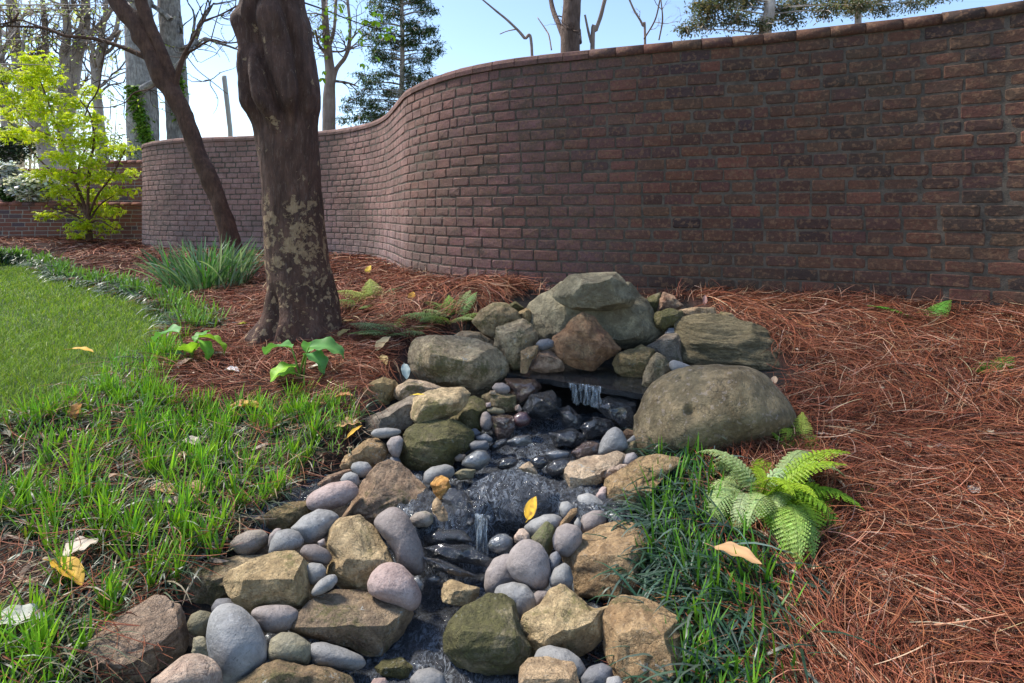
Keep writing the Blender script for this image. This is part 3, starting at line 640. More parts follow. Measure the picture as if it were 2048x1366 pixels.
rock(Pb, 'C', [(1308,1035),(1335,1018),(1358,1058),(1330,1074),(1308,1062)], 'white', 'small white pebble at the left edge of the upper pool', 'pebble', d=2.7, kind='s', sub=3)
rock(Pb, 'C', [(1100,1012),(1135,1005),(1137,1035),(1105,1042)], 'pink', 'tiny pinkish pebble beside the flat green pebble', 'pebble', d=2.66, kind='s', sub=3)
rock(Pb, 'C', [(1060,1120),(1078,1080),(1110,1070),(1142,1110),(1148,1165),(1120,1203),(1080,1203),(1060,1165)], 'purple', 'upright oval brownish mauve pebble left of the maroon wet stone', 'pebble', d=2.6, **s_)
rock(S, 'C', [(1290,1160),(1300,1100),(1340,1073),(1390,1078),(1422,1130),(1400,1165),(1340,1185)], 'wetmaroon', 'glossy maroon stone at the left of the upper pool', d=2.62, kind='s')
rock(S, 'C', [(1148,1110),(1200,1093),(1290,1100),(1300,1185),(1250,1250),(1180,1262),(1148,1180)], 'wetbrown', 'brown broken block below the glossy maroon stone', d=2.58)
rock(S, 'C', [(155,1005),(230,930),(310,868),(380,828),(450,853),(482,900),(460,965),(440,1050),(330,1085),(250,1085),(195,1055)], 'sand', 'gabled tan rock where the pine straw meets the monkey grass', d=2.72, sub=5)
rock(S, 'C', [(452,932),(480,888),(560,848),(650,858),(780,898),(800,930),(640,960),(600,990),(520,1000),(468,970)], 'tan', 'flat tan stone just under the left corner of the large blocky boulder', d=2.72, sub=4)
rock(S, 'C', [(258,1110),(400,1060),(500,1000),(580,960),(640,990),(640,1080),(640,1160),(540,1215),(450,1255),(300,1262),(262,1180)], 'greyrock', 'long grey sloping slab with a white lichen spot, above the flat disc pebble', d=2.55, sub=5)
rock(S, 'C', [(578,1080),(600,980),(660,945),(780,912),(930,903),(978,950),(962,1000),(880,1090),(760,1132),(670,1168),(620,1152),(588,1110)], 'gold', 'wedge shaped yellow tan stone lying on top of its neighbours', d=2.5, sub=5, seed=93)
rock(S, 'C', [(880,1070),(960,990),(1010,968),(1075,998),(1092,1060),(1065,1110),(1065,1200),(980,1215),(930,1170),(850,1130)], 'mossy', 'dark mossy stone behind the yellow tan wedge', d=2.64)
rock(B, 'E', [(650,260),(690,200),(760,130),(850,100),(1050,75),(1130,108),(1200,160),(1222,220),(1202,310),(1100,375),(1050,445),(900,495),(780,525),(700,485),(655,405),(643,320)], 'mossy', 'round dark mossy boulder with drip streaks on the left edge of the upper pool', 'boulder', d=2.36, sub=6, amp=.045, seed=101)
rock(S, 'E', [(670,210),(700,150),(760,110),(800,110),(770,160),(700,205)], 'mossy', 'small wedge caught between the long grey slab and the dark mossy boulder', d=2.45, sub=3)
rock(Pb, 'E', [(408,190),(440,155),(530,143),(630,153),(662,180),(600,212),(500,227),(430,217)], 'grey', 'flat pale disc pebble balanced on a smaller stone', 'pebble', d=2.36, **s_)
rock(Pb, 'E', [(538,270),(570,222),(640,208),(670,240),(657,320),(635,378),(590,373),(555,330)], 'purple', 'dark mauve wedge pebble under the flat pale disc', 'pebble', d=2.32, **s_)
rock(Pb, 'E', [(1195,165),(1250,148),(1292,185),(1250,232),(1210,238)], 'greydark', 'upper grey pebble right of the dark mossy boulder', 'pebble', d=2.5, kind='s', sub=3)
rock(Pb, 'E', [(1255,215),(1330,188),(1388,230),(1370,262),(1260,248)], 'greydark', 'middle dark grey pebble right of the dark mossy boulder', 'pebble', d=2.45, kind='s', sub=3)
rock(Pb, 'E', [(1195,280),(1240,248),(1340,248),(1358,300),(1330,332),(1220,325)], 'greydark', 'lowest of three dark grey pebbles right of the mossy boulder', 'pebble', d=2.38, **s_)
rock(Pb, 'E', [(1133,440),(1180,370),(1260,323),(1330,328),(1373,380),(1350,432),(1280,484),(1200,470)], 'wetgrey', 'half wet charcoal stone at the left side of the upper pool', d=2.26, **s_)
rock(Pb, 'E', [(1083,382),(1120,353),(1172,360),(1167,402),(1120,414),(1088,407)], 'brownpeb', 'tiny brown pebble below the three dark grey pebbles', 'pebble', d=2.3, kind='s', sub=3)
rock(Pb, 'E', [(836,560),(843,500),(900,458),(1010,438),(1072,460),(1077,512),(1040,555),(960,555),(900,595),(858,595)], 'grey', 'blue grey kidney pebble below the dark mossy boulder', 'pebble', d=2.17, **s_)
rock(Pb, 'E', [(550,412),(570,378),(630,378),(652,425),(620,470),(560,460)], 'greydark', 'dark little pebble wedged above the pointed grey pink rock', 'pebble', d=2.3, kind='s', sub=3)
rock(S, 'E', [(165,445),(220,370),(330,288),(380,233),(450,228),(522,270),(542,340),(502,412),(462,445),(400,470),(300,440),(220,480),(175,480)], 'tan', 'rough pitted yellow tan stone left of the dark mauve wedge pebble', d=2.3, sub=5, amp=.09)
rock(Pb, 'E', [(248,470),(265,430),(310,416),(380,423),(417,465),(402,512),(350,543),(290,533)], 'grey', 'round grey pebble above the pointed grey pink rock', 'pebble', d=2.2, **s_)
rock(Pb, 'E', [(165,560),(200,513),(250,500),(302,520),(318,590),(300,625),(240,600),(185,595)], 'grey', 'blue grey pebble half under the banded pinkish oval stone', 'pebble', d=2.15, kind='s', sub=3)
rock(S, 'E', [(-10,585),(60,520),(200,483),(255,470),(255,505),(190,530),(160,580),(60,610),(0,620)], 'rust', 'flat brown slab bedded behind the pinkish oval stone', d=2.2, thick=.6)
rock(Pb, None, [(612,1005),(625,985),(660,967),(700,962),(718,978),(712,992),(690,1009),(650,1021),(620,1021)], 'pink', 'banded pinkish oval stone with thin white veins on the left bank', 'pebble', d=2.02, **s_)
# -- left bank, lower
rock(B, 'E', [(410,500),(470,440),(560,413),(620,418),(700,490),(800,580),(870,670),(917,780),(850,822),(740,852),(640,870),(560,860),(440,930),(300,900),(180,870),(240,770),(300,680),(360,570)], 'slab', 'pointed grey pink rock with a round green lichen patch', 'rock', d=2.1, sub=6, amp=.04, seed=121, planes=[((.45,.55,.7),.42),((-.2,.0,1),.5),((-.8,.1,.6),.6)])
rock(Pb, 'E', [(888,600),(930,543),(980,528),(1027,555),(1042,620),(1012,692),(970,718),(928,682)], 'orange', 'bright orange ochre stone at the edge of the stream', 'pebble', d=2.08, thick=.8)
rock(S, 'E', [(908,740),(940,698),(970,738),(1022,830),(1027,882),(990,908),(930,888),(903,805)], 'tan', 'pale splintered shard standing below the orange stone', d=1.98, thick=.7)
rock(Pb, 'E', [(722,870),(770,828),(850,813),(902,840),(907,902),(860,938),(780,938),(732,912)], 'brownpeb', 'dark speckled pebble beneath the pointed grey pink rock', 'pebble', d=1.95, **s_)
rock(B, 'E', [(428,920),(470,850),(560,788),(620,785),(700,850),(760,960),(803,1060),(835,1200),(835,1290),(780,1322),(700,1300),(630,1260),(600,1160),(540,1060),(480,980)], 'purple', 'long mauve grey boulder with a wet glossy tip dipping into the stream', 'boulder', d=1.84, kind='s', sub=6, amp=.02, seed=131)
rock(Pb, 'G', [(1465,195),(1540,110),(1640,63),(1720,68),(1777,110),(1752,182),(1690,242),(1620,290),(1560,305),(1510,260)], 'grey', 'long light grey stone lying behind the small pale grey one', 'pebble', d=1.86, kind='s', sub=5)
rock(Pb, 'G', [(1310,355),(1330,270),(1370,208),(1450,193),(1512,213),(1548,270),(1522,315),(1450,350),(1340,370)], 'grey', 'pale blue grey stone with a knob, behind the whitish spotted block', 'pebble', d=1.76, **s_)
rock(Pb, 'G', [(1308,305),(1318,230),(1360,188),(1405,195),(1370,250),(1330,320)], 'purple', 'narrow mauve stone mostly hidden behind the pale blue grey one', 'pebble', d=1.83, kind='s', sub=3)
rock(Pb, 'G', [(1055,295),(1100,238),(1180,203),(1262,198),(1308,235),(1302,292),(1230,350),(1160,375),(1095,345)], 'brownpeb', 'brown egg shaped stone at the edge of the monkey grass', 'pebble', d=1.84, **s_)
rock(S, 'G', [(1260,130),(1340,60),(1450,18),(1600,10),(1640,60),(1560,130),(1450,195),(1300,195),(1262,170)], 'sand', 'flat mossy slab bedded in monkey grass behind the long light grey stone', d=2.0, thick=.7)
rock(S, 'G', [(1700,300),(1720,200),(1780,138),(1920,115),(2000,180),(2050,250),(2135,400),(2165,460),(2160,530),(2060,600),(1930,622),(1790,580),(1698,480),(1722,400)], 'gold', 'big yellow tan block with split cracks, left bank above the pink boulder', 'boulder', d=1.76, sub=6, amp=.04, seed=141, planes=[((.15,.75,.6),.35),((.2,-.35,.9),.55),((-.8,-.1,.5),.62),((.8,.1,.5),.75)])
rock(Pb, 'G', [(1518,340),(1550,298),(1620,293),(1702,330),(1733,380),(1702,428),(1610,418),(1540,382)], 'purple', 'top of three stacked mauve grey pebbles by the yellow tan block', 'pebble', d=1.72, **s_)
rock(Pb, 'G', [(1550,430),(1600,416),(1660,423),(1692,460),(1682,512),(1620,555),(1585,555),(1560,480)], 'grey', 'middle of three stacked mauve grey pebbles by the yellow tan block', 'pebble', d=1.67, **s_)
rock(Pb, 'G', [(1595,605),(1640,538),(1700,498),(1752,490),(1770,530),(1732,583),(1660,624),(1600,632)], 'grey', 'bottom pebble of the three stacked by the yellow tan block', 'pebble', d=1.62, **s_)
rock(Pb, 'G', [(1635,275),(1680,253),(1692,300),(1650,310)], 'purple', 'tiny mauve pebble above the stacked pebbles', 'pebble', d=1.78, kind='s', sub=3)
rock(S, 'G', [(1018,530),(1060,468),(1200,398),(1350,348),(1480,340),(1562,420),(1595,540),(1603,655),(1543,725),(1430,700),(1300,712),(1190,748),(1110,688),(1040,615)], 'gold', 'yellow tan block splashed with white droppings, lower left', 'boulder', d=1.6, sub=6, amp=.04, seed=152, planes=[((-.1,.75,.6),.4),((-.1,-.4,.9),.5),((.85,-.1,.4),.65)])
rock(B, 'G', [(650,570),(760,480),(900,430),(1100,383),(1290,366),(1340,400),(1200,470),(1100,560),(1130,700),(1000,720),(900,750),(760,775),(700,720)], 'sand', 'long low mossy rock behind the white splashed block', 'boulder', d=1.72, sub=5, thick=.7, seed=155)
rock(Pb, 'G', [(935,715),(970,658),(1040,650),(1110,675),(1200,745),(1120,800),(960,790)], 'greydark', 'charcoal pebble half hidden behind the large grey oval boulder', 'pebble', d=1.6, **s_)
rock(Pb, 'G', [(773,820),(800,758),(860,728),(930,745),(955,775),(910,855),(892,905),(840,908),(788,872)], 'olive', 'olive round pebble left of the large grey oval boulder', 'pebble', d=1.52, **s_)
rock(Pb, 'G', [(800,1005),(820,920),(860,908),(915,940),(930,1045),(880,1050),(818,1028)], 'olive', 'small greenish upright stone below the olive round pebble', 'pebble', d=1.46, thick=.8)
rock(B, 'G', [(908,870),(930,770),(980,708),(1060,688),(1140,718),(1242,820),(1292,940),(1303,1050),(1242,1122),(1150,1192),(1060,1207),(980,1182),(928,1050),(908,950)], 'grey', 'large smooth grey oval boulder in the lower left pile', 'boulder', d=1.42, kind='s', sub=6, amp=.012, seed=161)
rock(Pb, 'G', [(1195,750),(1230,713),(1330,698),(1440,696),(1502,730),(1508,780),(1452,853),(1380,878),(1290,874),(1235,815)], 'purple', 'smooth mauve oval stone under the white splashed block', 'pebble', d=1.52, kind='s', sub=5)
rock(B, 'G', [(75,1000),(150,920),(320,790),(440,710),(560,643),(640,658),(722,718),(767,800),(778,900),(768,1000),(702,1065),(600,1150),(520,1240),(250,1250),(110,1120)], 'slab', 'broad flat reddish brown slab beside the monkey grass, bottom left', 'boulder', d=1.44, sub=6, amp=.03, seed=171, planes=[((-.1,.5,.85),.38),((.6,-.45,.6),.45),((0,-.75,.6),.6)])
rock(S, 'G', [(525,1230),(620,1130),(760,1028),(840,1016),(940,1058),(998,1130),(992,1260),(760,1300),(560,1290)], 'white', 'pale pinkish white cracked stone at the bottom edge', 'rock', d=1.28, sub=5, kind='s', amp=.03)
rock(S, 'G', [(1110,1230),(1250,1120),(1380,1058),(1480,1068),(1560,1100),(1700,1108),(1840,1158),(1880,1230),(1800,1330),(1300,1330)], 'lichenrock', 'mossy orange brown flat rock at the bottom edge beside the stream', 'rock', d=1.36, sub=5)
rock(Pb, 'G', [(1305,1020),(1330,920),(1400,878),(1480,878),(1580,948),(1600,1010),(1570,1085),(1440,1090),(1318,1062)], 'olive', 'round moss covered stone beside the large grey oval boulder', 'rock', d=1.44, kind='s', sub=5)
rock(Pb, 'G', [(1558,1000),(1600,948),(1680,943),(1800,978),(1925,1030),(1960,1085),(1890,1122),(1750,1116),(1618,1086)], 'grey', 'slate grey stone with wet spots running into the stream', 'rock', d=1.46, kind='s', sub=5)
rock(B, 'G', [(1450,850),(1500,760),(1600,660),(1750,598),(1900,608),(2048,640),(2228,690),(2245,760),(2185,875),(2050,1010),(1950,1015),(1850,965),(1650,918),(1510,888)], 'lichenrock', 'wide flat topped rock with lichen spots between pink boulder and grey stones', 'boulder', d=1.58, sub=6, amp=.035, seed=181, planes=[((.05,.8,.6),.25),((.1,-.5,.85),.5),((.8,-.2,.5),.7)])
rock(B, 'H', [(256,240),(280,180),(330,133),(380,123),(440,138),(502,200),(543,290),(533,350),(490,385),(430,358),(340,325),(268,292)], 'pink', 'rounded pink boulder on the left edge of the lower stream', 'boulder', d=1.66, kind='s', sub=5, amp=.02)
# -- in the stream, lower
rock(S, 'H', [(658,300),(668,240),(710,210),(780,238),(862,255),(862,290),(802,350),(720,346),(663,332)], 'gold', 'tan stone standing alone in the lower stream', 'rock', d=1.72, sub=5)
rock(B, 'H', [(663,520),(700,450),(790,368),(900,306),(970,306),(1042,348),(1072,430),(1112,530),(1143,640),(1085,705),(960,722),(850,708),(740,676),(673,600)], 'mossy', 'domed mossy green boulder in the middle of the lower stream', 'boulder', d=1.52, sub=6, amp=.05, seed=191)
rock(B, 'H', [(938,300),(960,248),(1040,228),(1112,248),(1163,310),(1155,375),(1095,440),(1040,370),(960,318)], 'grey', 'blue grey round stone behind the domed mossy boulder', 'rock', d=1.68, kind='s', sub=5)
rock(Pb, 'H', [(1138,312),(1170,273),(1222,273),(1240,300),(1202,345),(1158,365)], 'purple', 'small plum pebble beside the peaked yellow tan rock', 'pebble', d=1.68, **s_)
rock(B, 'H', [(1083,460),(1110,400),(1190,350),(1240,278),(1300,243),(1370,288),(1440,350),(1490,378),(1562,348),(1545,420),(1530,510),(1460,588),(1400,618),(1330,600),(1250,600),(1160,610),(1110,545)], 'gold', 'peaked yellow tan rock on the right bank, bottom centre', 'boulder', d=1.56, sub=6, amp=.035, seed=201, planes=[((-.1,.6,.8),.38),((.3,-.6,.7),.5)])
rock(B, 'H', [(1528,420),(1580,350),(1640,316),(1740,328),(1830,368),(1925,430),(1930,500),(1970,640),(2000,800),(1800,880),(1650,830),(1600,730),(1550,620),(1528,500)], 'tan', 'tall craggy tan boulder beside the monkey grass, bottom right of the stream', 'boulder', d=1.46, sub=6, amp=.05, seed=211)
rock(Pb, 'H', [(1148,655),(1180,588),(1242,570),(1330,588),(1402,640),(1433,705),(1400,750),(1320,740),(1200,700)], 'grey', 'curved lilac grey stone behind the square tan block', 'rock', d=1.46, kind='s', sub=5)
rock(S, 'H', [(1090,800),(1100,690),(1140,648),(1240,646),(1350,663),(1372,700),(1395,810),(1250,860)], 'tan', 'square tan block at the bottom edge of the picture', 'rock', d=1.36, sub=5, planes=[((0,.7,.7),.35),((0,-.4,.9),.45)])
rock(Pb, 'H', [(1402,745),(1450,688),(1520,663),(1572,690),(1575,745),(1540,800),(1430,810)], 'greydark', 'dark striped slate stone near the bottom edge', 'rock', d=1.42, kind='s', sub=5)
rock(Pb, 'H', [(1538,800),(1550,743),(1610,733),(1635,780),(1600,830)], 'grey', 'small grey stone at the bottom edge under the craggy tan boulder', 'pebble', d=1.38, kind='s', sub=3)
rock(S, 'H', [(298,690),(340,648),(430,638),(502,690),(482,745),(380,755),(308,733)], 'mossy', 'submerged mossy stone at the left of the lower stream', 'rock', d=1.5)
rock(Pb, 'H', [(485,750),(530,698),(600,688),(662,720),(685,800),(600,850),(500,830)], 'grey', 'grey rounded stone in the water at the bottom edge', 'rock', d=1.44, **s_)
rock(Pb, 'H', [(265,800),(290,748),(350,743),(375,800),(320,830)], 'pink', 'small mauve pebble at the bottom edge of the stream', 'pebble', d=1.42, kind='s', sub=3)
rock(Pb, 'H', [(575,205),(620,188),(657,205),(645,232),(590,233)], 'wetgrey', 'dark wet pebble in the stream above the lone tan stone', 'pebble', d=1.78, kind='s', sub=3)
rock(Pb, 'H', [(495,205),(530,193),(563,240),(547,292),(510,255)], 'wetgrey', 'dark shiny pebble against the pink boulder', 'pebble', d=1.72, kind='s', sub=3)
# -- right bank
rock(B, 'H', [(888,250),(893,170),(930,110),(990,78),(1050,80),(1060,160),(1080,240),(1000,270),(940,295),(898,285)], 'purple', 'rusty mauve stone tucked behind the broad mauve grey one', 'rock', d=1.84, kind='s', sub=5)
rock(B, 'H', [(1005,140),(1030,58),(1080,8),(1130,-2),(1192,28),(1227,90),(1242,190),(1222,252),(1170,274),(1105,244),(1040,200)], 'purple', 'broad heart shaped mauve grey stone, right edge of the lower stream', 'boulder', d=1.76, kind='s', sub=5, amp=.012)
rock(Pb, 'F', [(213,830),(240,768),(300,738),(370,753),(402,800),(397,862),(360,923),(310,957),(248,937),(218,882)], 'purple', 'round pink mauve stone beside the broad heart shaped one', 'rock', d=1.86, kind='s', sub=5)
rock(Pb, 'F', [(368,600),(378,558),(440,541),(500,568),(552,610),(556,642),(490,668),(410,693),(373,662)], 'grey', 'smooth blue grey rounded triangle stone on the right bank', 'rock', d=2.08, kind='s', sub=5)
rock(Pb, 'F', [(388,740),(408,690),(470,658),(530,656),(557,690),(557,742),(502,784),(440,808),(398,792)], 'purple', 'banded mauve stone under the smooth rounded triangle one', 'rock', d=1.98, **s_)
rock(Pb, 'F', [(256,640),(268,600),(310,595),(352,630),(320,690),(270,692)], 'grey', 'small grey stone left of the smooth rounded triangle one', 'pebble', d=2.06, **s_)
rock(S, 'F', [(225,805),(270,720),(330,648),(367,638),(372,672),(322,733),(262,775)], 'tan', 'thin tan driftwood like shard between grey stones', 'rock', d=1.98, thick=.7)
rock(Pb, 'F', [(352,735),(375,698),(400,735),(392,790),(360,770)], 'grey', 'tiny grey pebble behind the round pink mauve stone', 'pebble', d=1.96, kind='s', sub=3)
rock(S, 'F', [(283,380),(320,340),(430,308),(560,288),(620,266),(684,300),(672,352),(562,395),(552,455),(482,505),(400,545),(320,545),(293,480)], 'tan', 'flat topped pinkish tan block left of the bone white slab', 'rock', d=2.22, sub=5, seed=221, planes=[((-.05,.75,.65),.22),((0,-.5,.85),.5)])
rock(S, 'F', [(300,520),(400,528),(510,530),(480,600),(380,640),(310,620)], 'sand', 'mossy underlying stone beneath the flat topped pinkish tan block', 'rock', d=2.2)
rock(S, 'F', [(528,400),(600,358),(692,358),(670,410),(590,445),(535,432)], 'white', 'bone white thin slab between two tan blocks', 'rock', d=2.2, thick=.6)
rock(B, 'F', [(548,530),(560,450),(640,398),(780,318),(880,303),(1022,318),(1020,365),(930,430),(902,480),(865,570),(805,650),(760,710),(700,700),(620,650),(550,605)], 'tan', 'large tan block with mossy underside beside the ferns', 'boulder', d=2.1, sub=6, amp=.05, seed=231, planes=[((0,.75,.65),.25),((-.3,-.5,.8),.5)])
rock(S, 'F', [(490,560),(530,505),(560,500),(560,590),(530,590)], 'pink', 'small lilac shard left of the large tan block', 'pebble', d=2.1, sub=3)
rock(S, 'F', [(555,660),(700,700),(830,730),(810,770),(640,750),(560,745)], 'rust', 'brown ledge stone below the large tan block', 'rock', d=2.05, thick=.6)
rock(Pb, 'F', [(500,290),(530,200),(570,138),(620,113),(662,140),(697,210),(702,252),(640,280),(560,296),(510,302)], 'grey', 'cone shaped blue grey stone standing beside the big smooth boulder', 'rock', d=2.36, kind='s', sub=5)
rock(Pb, 'F', [(653,352),(690,288),(740,276),(767,310),(742,355),(690,376)], 'purple', 'small plum stone below the big smooth boulder', 'pebble', d=2.24, **s_)
rock(S, 'F', [(668,265),(700,222),(750,200),(760,270),(720,300),(680,295)], 'sand', 'small tan wedge against the big smooth boulder', 'rock', d=2.34, sub=3)
rock(S, 'F', [(663,150),(700,123),(757,148),(742,182),(690,190)], 'rust', 'little orange stone behind the cone shaped grey one', 'pebble', d=2.46, sub=3)
rock(Pb, 'F', [(693,200),(740,163),(762,195),(720,230)], 'grey', 'tiny grey pebble touching the big smooth boulder', 'pebble', d=2.42, kind='s', sub=3)
rock(B, 'F', [(288,950),(318,880),(400,828),(520,768),(640,738),(780,778),(870,850),(885,1000),(890,1150),(850,1240),(720,1212),(600,1260),(450,1238),(385,1206),(365,1100),(308,1030)], 'tan', 'wide weathered tan boulder at the left edge of the right bank grass', 'boulder', d=1.82, sub=6, amp=.045, seed=241)
rock(Pb, 'F', [(193,1100),(228,1030),(290,993),(322,1020),(347,1100),(332,1165),(250,1165),(200,1145)], 'grey', 'pale grey veined oval stone beside the wide weathered tan boulder', 'rock', d=1.72, **s_)
rock(Pb, 'F', [(178,990),(200,938),(240,918),(267,960),(257,1000),(232,1045),(198,1065)], 'greydark', 'slate stone between the heart shaped and pale veined stones', 'pebble', d=1.78, **s_)
rock(Pb, 'E', [(1350,1090),(1370,1038),(1430,998),(1490,993),(1542,1030),(1547,1092),(1500,1144),(1420,1149),(1368,1122)], 'wetgrey', 'wet green grey rounded stone below the little cascade', 'rock', d=1.9, **s_)
rock(Pb, 'E', [(1640,950),(1700,888),(1800,843),(1880,838),(1947,870),(1935,935),(1870,970),(1800,1000),(1760,1050),(1690,1010)], 'grey', 'greenish grey long stone under the yellow leaf', 'rock', d=2.0, **s_)
rock(S, 'E', [(1555,1025),(1600,948),(1640,948),(1685,1000),(1682,1045),(1610,1076),(1568,1064)], 'white', 'small crumbly white stone left of the greenish grey long one', 'pebble', d=1.92, sub=4)
rock(Pb, 'E', [(1688,1040),(1740,978),(1820,888),(1882,950),(1892,1020),(1862,1122),(1830,1195),(1750,1130)], 'olive', 'fractured olive grey stone beside the greenish grey long one', 'rock', d=1.93, kind='s')
rock(Pb, 'E', [(1925,790),(1945,745),(2000,738),(2040,790),(2020,850),(1960,880)], 'grey', 'smooth grey pebble at the right rim of the upper pool', 'pebble', d=2.05, kind='s', sub=3)
# -- wet stones of the upper pool
W = 'wet dark stones in the upper pool'
rock(S, 'E', [(1355,295),(1440,238),(1500,228),(1512,262),(1440,314),(1378,325)], 'wet', 'black glossy stone at the left of the upper pool near the brown block', d=2.45, thick=.8)
rock(S, 'E', [(1500,255),(1560,213),(1680,198),(1702,262),(1640,284),(1550,295)], 'wetgrey', 'light glistening stone in the upper pool under the falls', d=2.42)
rock(Pb, 'E', [(1418,462),(1450,400),(1540,378),(1597,400),(1572,453),(1480,489)], 'wet', 'dark oval stone with bright glints in the upper pool', d=2.26, **s_)
rock(Pb, 'E', [(1798,345),(1900,318),(2010,338),(2005,382),(1900,424),(1838,402)], 'wetgrey', 'flat light grey wet stone at the right of the upper pool', d=2.38, **s_)
rock(Pb, 'E', [(1688,405),(1740,368),(1810,368),(1833,430),(1780,479),(1708,463)], 'wet', 'round black stone in the upper pool left of the flat light grey one', d=2.3, **s_)
rock(Pb, 'E', [(1815,465),(1870,408),(1960,388),(2015,400),(2010,505),(1900,536),(1835,514)], 'wet', 'blue black glossy stone in front of the flat light grey wet stone', d=2.27, **s_)
rock(S, 'E', [(1595,470),(1640,440),(1680,418),(1752,500),(1742,517),(1640,497)], 'tan', 'small tan triangular stone in the upper pool', 'pebble', d=2.2, sub=4)
rock(S, 'E', [(1078,515),(1140,473),(1242,478),(1222,545),(1120,560)], 'olive', 'green wet stone right of the blue grey kidney pebble', 'rock', d=2.2)
rock(S, 'F', [(338,275),(440,203),(512,223),(525,272),(440,315),(368,320)], 'wetbrown', 'dull brown wet stone left of the cone shaped grey stone', 'rock', d=2.36)
for k, (pts, dd_, lb) in enumerate([
    ([(150,950),(200,870),(330,835),(385,900),(385,960),(260,1015),(180,995)], 2.72, 'black wet mound left of the falling water'),
    ([(375,960),(440,935),(525,1010),(535,1085),(450,1100),(395,1035)], 2.66, 'dark wet hump right under the falling water'),
    ([(515,1070),(600,1005),(700,1025),(765,1100),(680,1140),(560,1140)], 2.6, 'low black stone below the falls, left of the big smooth boulder'),
    ([(600,930),(680,880),(780,870),(880,890),(890,1090),(790,1090),(690,1010)], 2.68, 'tall black wet rock face between the falls and the big smooth boulder'),
    ([(320,1110),(460,1078),(545,1130),(510,1195),(360,1205)], 2.52, 'broad dark rock breaking the surface of the upper pool')]):
    rock(S, 'D', pts, 'wet', lb, d=dd_, sub=5, amp=.1)
for k, (pts, dd_, lb) in enumerate([
    ([(985,700),(1050,635),(1150,655),(1260,790),(1240,880),(1100,900),(1000,820)], 2.04, 'dark wet rock between the pale shard and the little cascade'),
    ([(840,1110),(1000,1075),(1200,1095),(1385,1200),(1330,1255),(1100,1220),(900,1175)], 1.86, 'upper black slate step across the lower stream'),
    ([(835,1185),(960,1200),(1100,1260),(1260,1330),(1100,1345),(900,1270)], 1.78, 'lower black slate step across the lower stream'),
    ([(825,1010),(960,938),(1150,975),(1210,1050),(1000,1095),(855,1085)], 1.93, 'black broken rock left of the little cascade'),
    ([(1160,880),(1220,862),(1250,900),(1210,930),(1170,915)], 1.98, 'little wet pebble beside the cascade')]):
    rock(S, 'E', pts, 'wet', lb, d=dd_, sub=5, amp=.08, thick=.7)
rock(B, 'E', [(1180,690),(1260,590),(1400,510),(1560,495),(1750,560),(1930,690),(1900,800),(1750,900),(1640,960),(1540,995),(1400,960),(1300,900),(1240,820)], 'wetflow', 'broad wet slab the water slides over in mid stream', 'boulder', d=2.12, sub=6, amp=.05, thick=.55, seed=251, planes=[((0,.8,.6),.3),((.1,.5,.85),.4)])
# hidden bedding stones that close the gaps between the visible ones
rb = np.random.default_rng(5)
bed = [(760,960),(900,700),(1060,640),(1330,560+60),(780,880),(700,1040),(655,1090),(905,1000),(1120,1100),(1260,900),(1290,1010),(1200,920),(560,1250),(460,1330),(1400,1040),(1320,960),(860,1060),(1180,1180),(1240,1360),(1000,1345),(1130,1270)]

# ------------------------------------------------------------ spill ledge and falling water
def slab(name, corners, th, mat, label, cat):
    A = Acc(); n = 40; m = 14
    c = [np.array(q) for q in corners]  # front-left, front-right, back-right, back-left
    uu, vv = np.meshgrid(np.linspace(0, 1, n), np.linspace(0, 1, m), indexing='ij')
    top = (c[0][None, None] * ((1 - uu) * (1 - vv))[..., None] + c[1] * (uu * (1 - vv))[..., None] + c[2] * (uu * vv)[..., None] + c[3] * ((1 - uu) * vv)[..., None])
    top[:, 0, 1] += .02 * fbm(np.stack([uu[:, 0] * 9, uu[:, 0] * 0, uu[:, 0] * 0], -1), 3)
    top[..., 2] += .004 * n2(top[..., 0], top[..., 1], 9, 4)
    bot = top.copy(); bot[..., 2] -= th * (1 + .3 * n2(top[..., 0], top[..., 1], 7, 9)); bot[:, 0, 1] += .012
    V = np.concatenate([top.reshape(-1, 3), bot.reshape(-1, 3)]); N = n * m
    i, j = np.meshgrid(np.arange(n - 1), np.arange(m - 1), indexing='ij'); q = np.stack([i * m + j, (i + 1) * m + j, (i + 1) * m + j + 1, i * m + j + 1], -1).reshape(-1, 4)
    f = [q, q[:, ::-1] + N]
    e = np.arange(n - 1); f.append(np.stack([e * m + N, (e + 1) * m + N, (e + 1) * m, e * m], -1)); f.append(np.stack([e * m + m - 1, (e + 1) * m + m - 1, (e + 1) * m + m - 1 + N, e * m + m - 1 + N], -1))
    e = np.arange(m - 1); f.append(np.stack([e, e + 1, e + 1 + N, e + N], -1)); b = (n - 1) * m; f.append(np.stack([b + e + N, b + e + 1 + N, b + e + 1, b + e], -1))
    o = link(name, mesh(name, V, f, False), mat); return tag(o, label, cat)
LZ = -.862
def pz(px, py, z): d = F * -z / (py - HY); return P(px, py, d)
slab('spill_ledge', [pz(1012, 748, LZ), pz(1300, 789, LZ), pz(1330, 722, LZ), pz(1000, 718, LZ)], .03, RM['wet'], 'thin black wet slate ledge the water spills from', 'ledge')
mw = NT('water'); mw.b.inputs['Base Color'].default_value = (.5, .55, .6, 1); mw.b.inputs['Roughness'].default_value = .04; mw.b.inputs['IOR'].default_value = 1.33
mw.b.inputs['Transmission Weight'].default_value = .6; mw.b.inputs['Base Color'].default_value = (.2, .21, .235, 1); mw.b.inputs['Specular IOR Level'].default_value = .9
wpz = mw.geo().outputs['Position']; mp = mw.node('ShaderNodeMapping'); mp.inputs['Scale'].default_value = (1.3, .8, 1); mw.L(wpz, mp.inputs[0])
